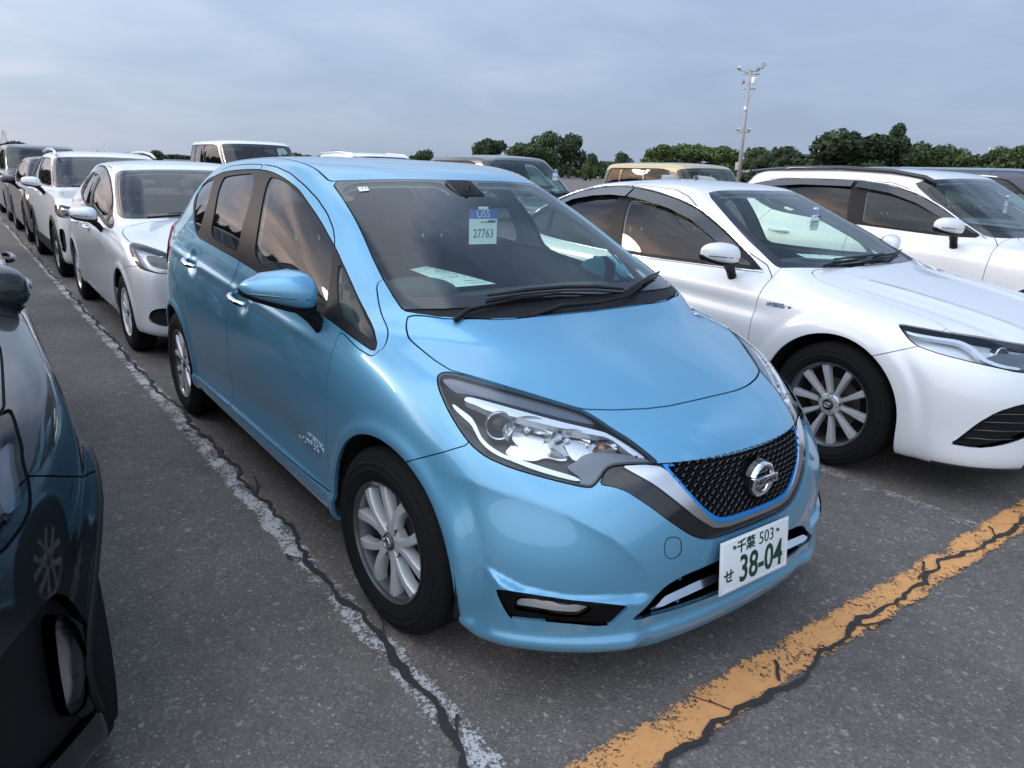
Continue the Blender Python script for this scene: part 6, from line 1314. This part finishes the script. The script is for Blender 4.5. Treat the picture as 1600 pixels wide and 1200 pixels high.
def crown_mesh(name,seed,m,kind='round',n=6500,leaf=.030):
    """unit crown: leaf cards spread through clumps; height 1, radius about .5"""
    rng=np.random.default_rng(seed); C=[]
    if kind=='cone':
        for i in range(26):
            t=rng.uniform(0,1)**.8; a=rng.uniform(0,6.28); r_=.36*(1-t)**.8; C.append((r_*math.cos(a),r_*math.sin(a),.12+.85*t,.10+.07*(1-t)))
    elif kind=='bush':
        for i in range(14): a=rng.uniform(0,6.28); r_=rng.uniform(0,.34); C.append((r_*math.cos(a),r_*math.sin(a),rng.uniform(.2,.72)-.3*r_,rng.uniform(.13,.22)))
    else:
        for i in range(26):
            a=rng.uniform(0,6.28); r_=rng.uniform(.05,.40); z=rng.uniform(.34,.86)-.35*max(0,r_-.2); C.append((r_*math.cos(a),r_*math.sin(a),z,rng.uniform(.10,.20)))
        C.append((0,0,.6,.24))
    C=np.array(C); k=rng.choice(len(C),n,p=C[:,3]**2/(C[:,3]**2).sum()); d=rng.normal(size=(n,3)); d/=np.linalg.norm(d,axis=1,keepdims=True)
    P=C[k,:3]+d*C[k,3:4]*rng.uniform(.45,1.0,(n,1))**.6*rng.uniform(1.0,1.28,(n,1))*[1,1,.8]
    nn=d+rng.normal(size=(n,3))*.55; nn/=np.linalg.norm(nn,axis=1,keepdims=True); t=np.cross(nn,rng.normal(size=(n,3))); t/=np.linalg.norm(t,axis=1,keepdims=True); b=np.cross(nn,t)
    s=leaf*rng.uniform(.5,1.25,(n,1)); V=np.stack([P-t*s-b*s*.5,P+t*s*.2-b*s*.8,P+t*s+b*s*.4,P-t*s*.1+b*s],1).reshape(-1,3)
    me=bpy.data.meshes.new(name); me.from_pydata(V.tolist(),[],[(4*i,4*i+1,4*i+2,4*i+3) for i in range(n)]); me.materials.append(m); return me
def trunk_mesh(seed):
    rng=random.Random(seed); bm=bmesh.new()
    def limb(a,b,r0,r1_):
        d=(b-a).normalized(); q=d.to_track_quat('Z','Y'); rows=[]
        for p,r_ in ((a,r0),((a+b)/2+Vector((rng.uniform(-.02,.02),rng.uniform(-.02,.02),0)),(r0+r1_)/2),(b,r1_)): rows.append([bm.verts.new(p+q@Vector((r_*math.cos(t),r_*math.sin(t),0))) for t in np.linspace(0,6.283,7)[:-1]])
        for x,y in zip(rows[:-1],rows[1:]):
            for i in range(6): bm.faces.new((x[i],x[(i+1)%6],y[(i+1)%6],y[i]))
    limb(Vector((0,0,-.02)),Vector((0,0,.42)),.035,.024)
    for k in range(6): a=rng.uniform(0,6.28); limb(Vector((0,0,rng.uniform(.28,.42))),Vector((.28*math.cos(a),.28*math.sin(a),rng.uniform(.55,.78))),.016,.006)
    me=bpy.data.meshes.new('trunk'); bm.to_mesh(me); bm.free(); me.materials.append(M['wood']); return me
def trees():
    cr={k:[crown_mesh('crown',s,LM[k],'round',6500) for s in (1,2,3)] for k in ('dark','mid','light')}
    cone=crown_mesh('crown',9,LM['dark'],'cone',6000,.028); bush=[crown_mesh('crown',s,LM['mid'],'bush',3500,.04) for s in (11,12)]; tr=trunk_mesh(4); rng=random.Random(5)
    # x, y, height, width in metres, kind, label
    T=[(-128.0,73.0,4.9,3.8,'bush','small round bush poking over the blue roof at its left end'),(-121.3,83.7,7.4,7.3,'dark','lone dark tree, leftmost beyond the brown grey roof'),
     (-105.3,80.2,6.3,7.6,'mid','mid green tree, lower one before the tall pair over the brown grey car'),(-107.1,86.0,8.1,7.0,'mid','tall green tree with pointed top beside the darkest one'),(-108.0,92.8,8.6,6.7,'dark','darkest tall tree at the end of the group over the brown grey car'),
     (-86.8,78.9,4.5,3.5,'bush','low bush at the foot of the darkest tall tree'),(-90.6,89.5,5.2,3.3,'bush','small lone bush above the cream roof'),
     (-79.4,86.4,5.7,6.5,'light','pale green tree above the cream roof, leftmost of three'),(-77.5,90.7,6.5,7.8,'light','pale green tree above the cream roof, tallest of three'),(-72.8,92.1,6.2,6.5,'light','pale green tree just left of the floodlight mast'),
     (-80.3,111.5,6.4,6.0,'mid','small tree just right of the floodlight mast'),(-82.4,122.3,7.0,7.0,'dark','small dark tree between the mast and the big round tree'),
     (-61.5,105.9,8.9,14.0,'dark','big dark round tree over the white crossover'),(-60.2,112.4,8.7,7.8,'dark','dark tree leaning on the big round one'),(-56.8,111.9,9.0,7.7,'cone','dark conifer with pointed top over the white crossover'),
     (-54.4,115.4,7.6,6.8,'mid','slim mid green tree right of the conifer'),(-52.7,118.3,7.3,6.6,'mid','mid green tree behind the chrome striped minivan roof'),(-49.0,117.8,6.2,7.5,'light','low pale tree left of the utility pole'),(-45.8,116.9,6.0,6.9,'mid','low green tree behind the utility pole'),(-42.2,115.1,7.2,8.0,'mid','tall green tree at the right edge of the photo'),
     (-164.5,32.8,2.9,3.9,'bush','low bush beside the white minivan roof')]
    for tx,ty_,H,Wd,kind,lab in T:
        root=tag(empty('tree',(tx,ty_,0),rz=rng.uniform(0,6)),lab,'tree' if kind!='bush' else 'bush')
        if kind=='bush': root.name='bush'
        me=cone if kind=='cone' else bush[rng.randrange(2)] if kind=='bush' else cr[kind][rng.randrange(3)]
        for nm,m_ in (('crown',me),('trunk',tr)):
            o=bpy.data.objects.new(nm,m_); COL.objects.link(o); o.parent=root; o.scale=(Wd,Wd,H*(1.02 if kind!='bush' else 1.15)); 
            if nm=='crown': o['kind']='stuff'
    # wooded skyline beyond: masses, nobody could count them
    def wood(name,a0,a1,D,h0,h1,m,n,leaf,seed):
        rg=np.random.default_rng(seed); a=rg.uniform(a0,a1,n); hh=h0+(h1-h0)*(.5+.5*np.sin(a*37+seed)*np.cos(a*91)) if h1>0 else np.interp(np.degrees(a),[166,170,173,175,176.3,178,181],[2.0,2.4,2.2,5.2,6.6,5.0,4.0])*(.85+.15*np.sin(a*160)); z=rg.uniform(0,1,n)**.6*hh; Dd=D+rg.uniform(-6,6,n)
        P=np.stack([2.0+np.cos(a)*Dd,-1.8+np.sin(a)*Dd,z],1); nn=rg.normal(size=(n,3)); nn/=np.linalg.norm(nn,axis=1,keepdims=True); t=np.cross(nn,rg.normal(size=(n,3))); t/=np.linalg.norm(t,axis=1,keepdims=True); b=np.cross(nn,t); s=leaf*rg.uniform(.5,1.3,(n,1))
        V=np.stack([P-t*s-b*s*.5,P+t*s*.2-b*s*.8,P+t*s+b*s*.4,P-t*s*.1+b*s],1).reshape(-1,3)
        o=raw(name,V,[(4*i,4*i+1,4*i+2,4*i+3) for i in range(n)],m,smooth=False); tag(o,None,None,None,'stuff'); return o
    aL=math.radians
    tag(wood('wooded_hill',aL(166),aL(181),520,9,0,LM['far'],9000,1.1,3),'distant wooded hill on the skyline above the parked row','hill woods')
    tag(wood('hedgerow',aL(104),aL(166),165,2.0,3.6,LM['mid'],16000,.45,4),'low green hedgerow along the far side of the lot','hedge')
    tag(wood('woodland',aL(186),aL(262),95,7,13,LM['dark'],26000,.5,6),'woodland behind the photographer, mirrored in the side windows','woods')
def poles():
    t=Vector((-55.41,73.92,13.22)); H=t.z; root=tag(empty('floodlight_mast',(t.x,t.y,0)),'tall concrete mast with floodlights on crossarms above the white crossover','lamp post')
    hd=Vector((-math.sin(2.22),math.cos(2.22),0))*-1
    tube('pole',[(0,0,0),(0,0,H*.5),(0,0,H-.1)],[.24,.19,.14],M['concrete'],root,12)
    def arm_(z,w): return tube('crossarm',[(-hd.x*w,-hd.y*w,z),(hd.x*w,hd.y*w,z)],.07,M['steel'],root,6)
    def flood(x,z,tilt,s=1):
        p=Vector((hd.x*x,hd.y*x,z)); r_=empty('floodlight',p,root); r_.rotation_euler=(0,0,random.Random(int(x*100)).uniform(0,6))
        lathe('lamp_bowl',[(-.30*s,.10*s),(-.1*s,.22*s),(.12*s,.30*s),(.12*s,.01)],M['steel'],r_,12); tube('lamp_bracket',[(0,0,-.35*s),(0,0,0)],.04,M['steel'],r_,5)
    arm_(H-.55,1.05); arm_(H-2.1,.75)
    tube('crossarm',[(0,0,H-.35),(hd.x*1.35,hd.y*1.35,H+.15)],.06,M['steel'],root,6); tube('crossarm',[(0,0,H-.55),(-hd.x*1.25,-hd.y*1.25,H-.05)],.06,M['steel'],root,6)
    for x,z in ((-1.25,H+.05),(-.1,H-.1),(.75,H-.1),(1.35,H+.3)): flood(x,z+.1,0)
    flood(-.75,H-1.35,0); flood(.62,H-6.5,0,.8); flood(-.62,H-6.5,0,.8)
    arm_(H-6.8,.7); box('control_box',(hd.x*.45,hd.y*.45,H-1.2),(.5,.45,.7),M['tagwhite'],root,.03); box('junction_box',(.05,-.2,H-4.2),(.3,.25,.35),M['tagwhite'],root,.02)
    box('meter_cabinet',(-.1,-.25,2.6),(.5,.35,.9),M['concrete'],root,.02)
    for x in (-.7,.75): tube('stay_wire',[(hd.x*x,hd.y*x,H-2.1),(0,0,H-3.6)],.02,M['steel'],root,4)
    for (t,lab) in ((Vector((-161.7,113.2,8.58)),'small distant lamp mast among the dark trees'),(Vector((-53.5,137.6,7.29)),'slim utility pole with crossarms before the trees at the right')):
        H=t.z; root=tag(empty('utility_pole',(t.x,t.y,0)),lab,'pole'); tube('pole',[(0,0,0),(0,0,H)],[.2,.13],M['concrete'],root,8)
        for z,w_ in ((H-.3,1.1),(H-1.1,.9),(H-1.8,.5)): tube('crossarm',[(-hd.x*w_,-hd.y*w_,z),(hd.x*w_,hd.y*w_,z)],.07,M['steel'],root,5)
        for x in (-.9,.9): box('insulator',(hd.x*x,hd.y*x,H-.1),(.16,.16,.34),M['tagwhite'],root)
    t=Vector((-597.0,33.1,14.48)); root=tag(empty('pylon',(t.x,t.y,0)),'far lattice pylon on the left skyline','pylon'); H=t.z
    for sx in (-1,1):
        for sy in (-1,1): tube('leg',[(sx*3,sy*3,0),(sx*.5,sy*.5,H)],.18,M['steel'],root,4)
    for z in np.linspace(H*.3,H,7):
        w_=3-2.5*z/H; 
        for q in ((-1,-1,1,1),(-1,1,1,-1)): tube('brace',[(q[0]*w_,q[1]*w_,z-1.6),(q[2]*w_,q[3]*w_,z)],.10,M['steel'],root,4)
    for z in (H*.8,H*.9): tube('crossarm',[(-3,-2,z),(3,2,z)],.15,M['steel'],root,4)
def sheet(name,corners,m,lab,cat,lines=True,seed=1):
    """printed sheet lying on four corner points, slightly curled"""
    c=[Vector(p) for p in corners]; n=8; V=[];F=[]; up=(c[1]-c[0]).cross(c[3]-c[0]).normalized()
    if up.z<0: up=-up
    for i in range(n+1):
        for j in range(n+1):
            u,v=i/n,j/n; p=c[0]*(1-u)*(1-v)+c[1]*u*(1-v)+c[2]*u*v+c[3]*(1-u)*v; V.append(p+up*.010*math.sin(u*3.1)*math.sin(v*2.5+.4))
    for i in range(n):
        for j in range(n): a=i*(n+1)+j; F.append((a,a+1,a+n+2,a+n+1))
    root=raw(name,V,F,m); tag(root,lab,cat)
    if lines:
        rg=random.Random(seed); LV=[];LF=[]
        def pt(u,v):
            u,v=min(max(u,0),1),min(max(v,0),1); p=c[0]*(1-u)*(1-v)+c[1]*u*(1-v)+c[2]*u*v+c[3]*(1-u)*v; return p+up*(.0015+.010*math.sin(u*3.1)*math.sin(v*2.5+.4))
        def seg(u0,v0,u1_,v1_,w_=.004):
            L=math.hypot(u1_-u0,v1_-v0) or 1; dx,dy=-(v1_-v0)/L*w_,(u1_-u0)/L*w_; k=len(LV)
            LV.extend([pt(u0-dx,v0-dy),pt(u1_-dx,v1_-dy),pt(u1_+dx,v1_+dy),pt(u0+dx,v0+dy)]); LF.append((k,k+1,k+2,k+3))
        for a in np.linspace(.08,.92,9):
            seg(a,.08,a,.92) if rg.random()<.5 else seg(a,.08,a,.5)
        for a in np.linspace(.08,.92,6): seg(.08,a,.92,a)
        for k in range(26):
            x,y=rg.uniform(.1,.85),rg.uniform(.1,.85); 
            for q in range(3): seg(x+q*.02,y,x+q*.02+.012,y+rg.uniform(-.03,.03),.0035)
        # small outline drawing of a car in the middle
        P_=[(.35,.40),(.42,.33),(.58,.33),(.66,.40),(.66,.58),(.58,.64),(.42,.64),(.35,.58)]
        for a,b in zip(P_,P_[1:]+P_[:1]): seg(*a,*b,.005)
        raw('printing',LV,LF,M['ink'],root,smooth=False)
    return root
def hang_tag(c,xdir,num,lab,h=.145,w_=.135):
    c=Vector(c); x=Vector(xdir).normalized(); root=tag(empty('auction_tag',c),lab,'tag'); y=Vector((0,0,1)); z=x.cross(y).normalized(); mw=lambda dx,dy,dz=0: frame(tuple(x*dx+y*dy+z*dz),x,y)
    def plate_(nm,x0,x1,y0,y1,dz,m): return raw(nm,[x*a+y*b+z*dz for a,b in ((x0,y0),(x1,y0),(x1,y1),(x0,y1))],[(0,1,2,3)],m,root,smooth=False)
    plate_('card',-w_/2,w_/2,-h*.82,h*.18,0,M['tagwhite']); plate_('blue_band',-w_/2,w_/2,-h*.08,h*.18,.0006,M['tagblue'])
    box('clip',tuple(x*0+y*(h*.22)),(.012,.045,.012),M['tagwhite'],root,.002)
    text_obj('lettering','USS',.048,M['tagwhite'],root,mw(0,h*.048,.0012),.0002,(.85,.9)); text_obj('number',num,.052,M['ink'],root,mw(.002,-h*.52,.0008),.0002,(.78,1.0))
    for k in range(5): plate_('small_print',-.01+.014*k,-.001+.014*k,-h*.20,-h*.16,.0008,M['ink'])
    plate_('barcode',.022,.060,-h*.20,-h*.12,.0010,M['lampgrey'])
    return root
def small_things():
    hang_tag((-.72,.026,1.283),(.10,1,.0),'27763','blue and white numbered tag hanging behind the blue car windscreen')
    sheet('inspection_sheet',[(-.62,.03,1.006),(-.90,-.145,1.055),(-.84,-.265,1.055),(-.615,-.19,1.006)],M['paper'],'pale printed sheet lying on the dashboard of the blue car','paper',seed=2)
    # sedan
    hang_tag((-.86,2.76,1.265),(.10,1,0),'27772','blue and white numbered tag behind the white sedan windscreen',.135,.075)
    sheet('inspection_sheet',[(-.62,2.86,1.00),(-.85,2.58,1.01),(-.72,2.50,1.0),(-.52,2.72,.995)],M['paper'],'pale printed sheet on the dashboard of the white sedan','paper',seed=3)
    hang_tag((-.80,5.55,1.36),(.10,1,0),'27770','narrow white tag behind the windscreen of the white crossover',.135,.06)
    sheet('inspection_sheet',[(-4.98,-.05,1.01),(-5.10,-.07,1.05),(-5.06,.42,1.05),(-4.96,.40,1.01)],M['paper'],'pale sheet in the windscreen of the silvery compact hatchback','paper',lines=False)
    hang_tag((-5.15,.28,1.27),(.10,1,0),'27764','tag at the windscreen edge of the silvery compact hatchback',.14,.12)
    sheet('inspection_sheet',[(-9.40,.10,1.12),(-9.55,.05,1.17),(-9.50,.55,1.17),(-9.38,.5,1.12)],M['paper'],'pale sheet in the windscreen of the small white crossover','paper',lines=False)
    hang_tag((-7.15,5.75,1.45),(.10,1,0),'27768','small tag in the windscreen of the brown grey people carrier',.15,.10)
ground(); markings()
hero,hero_sh=build_hero()
build_cars()
trees(); poles(); small_things()
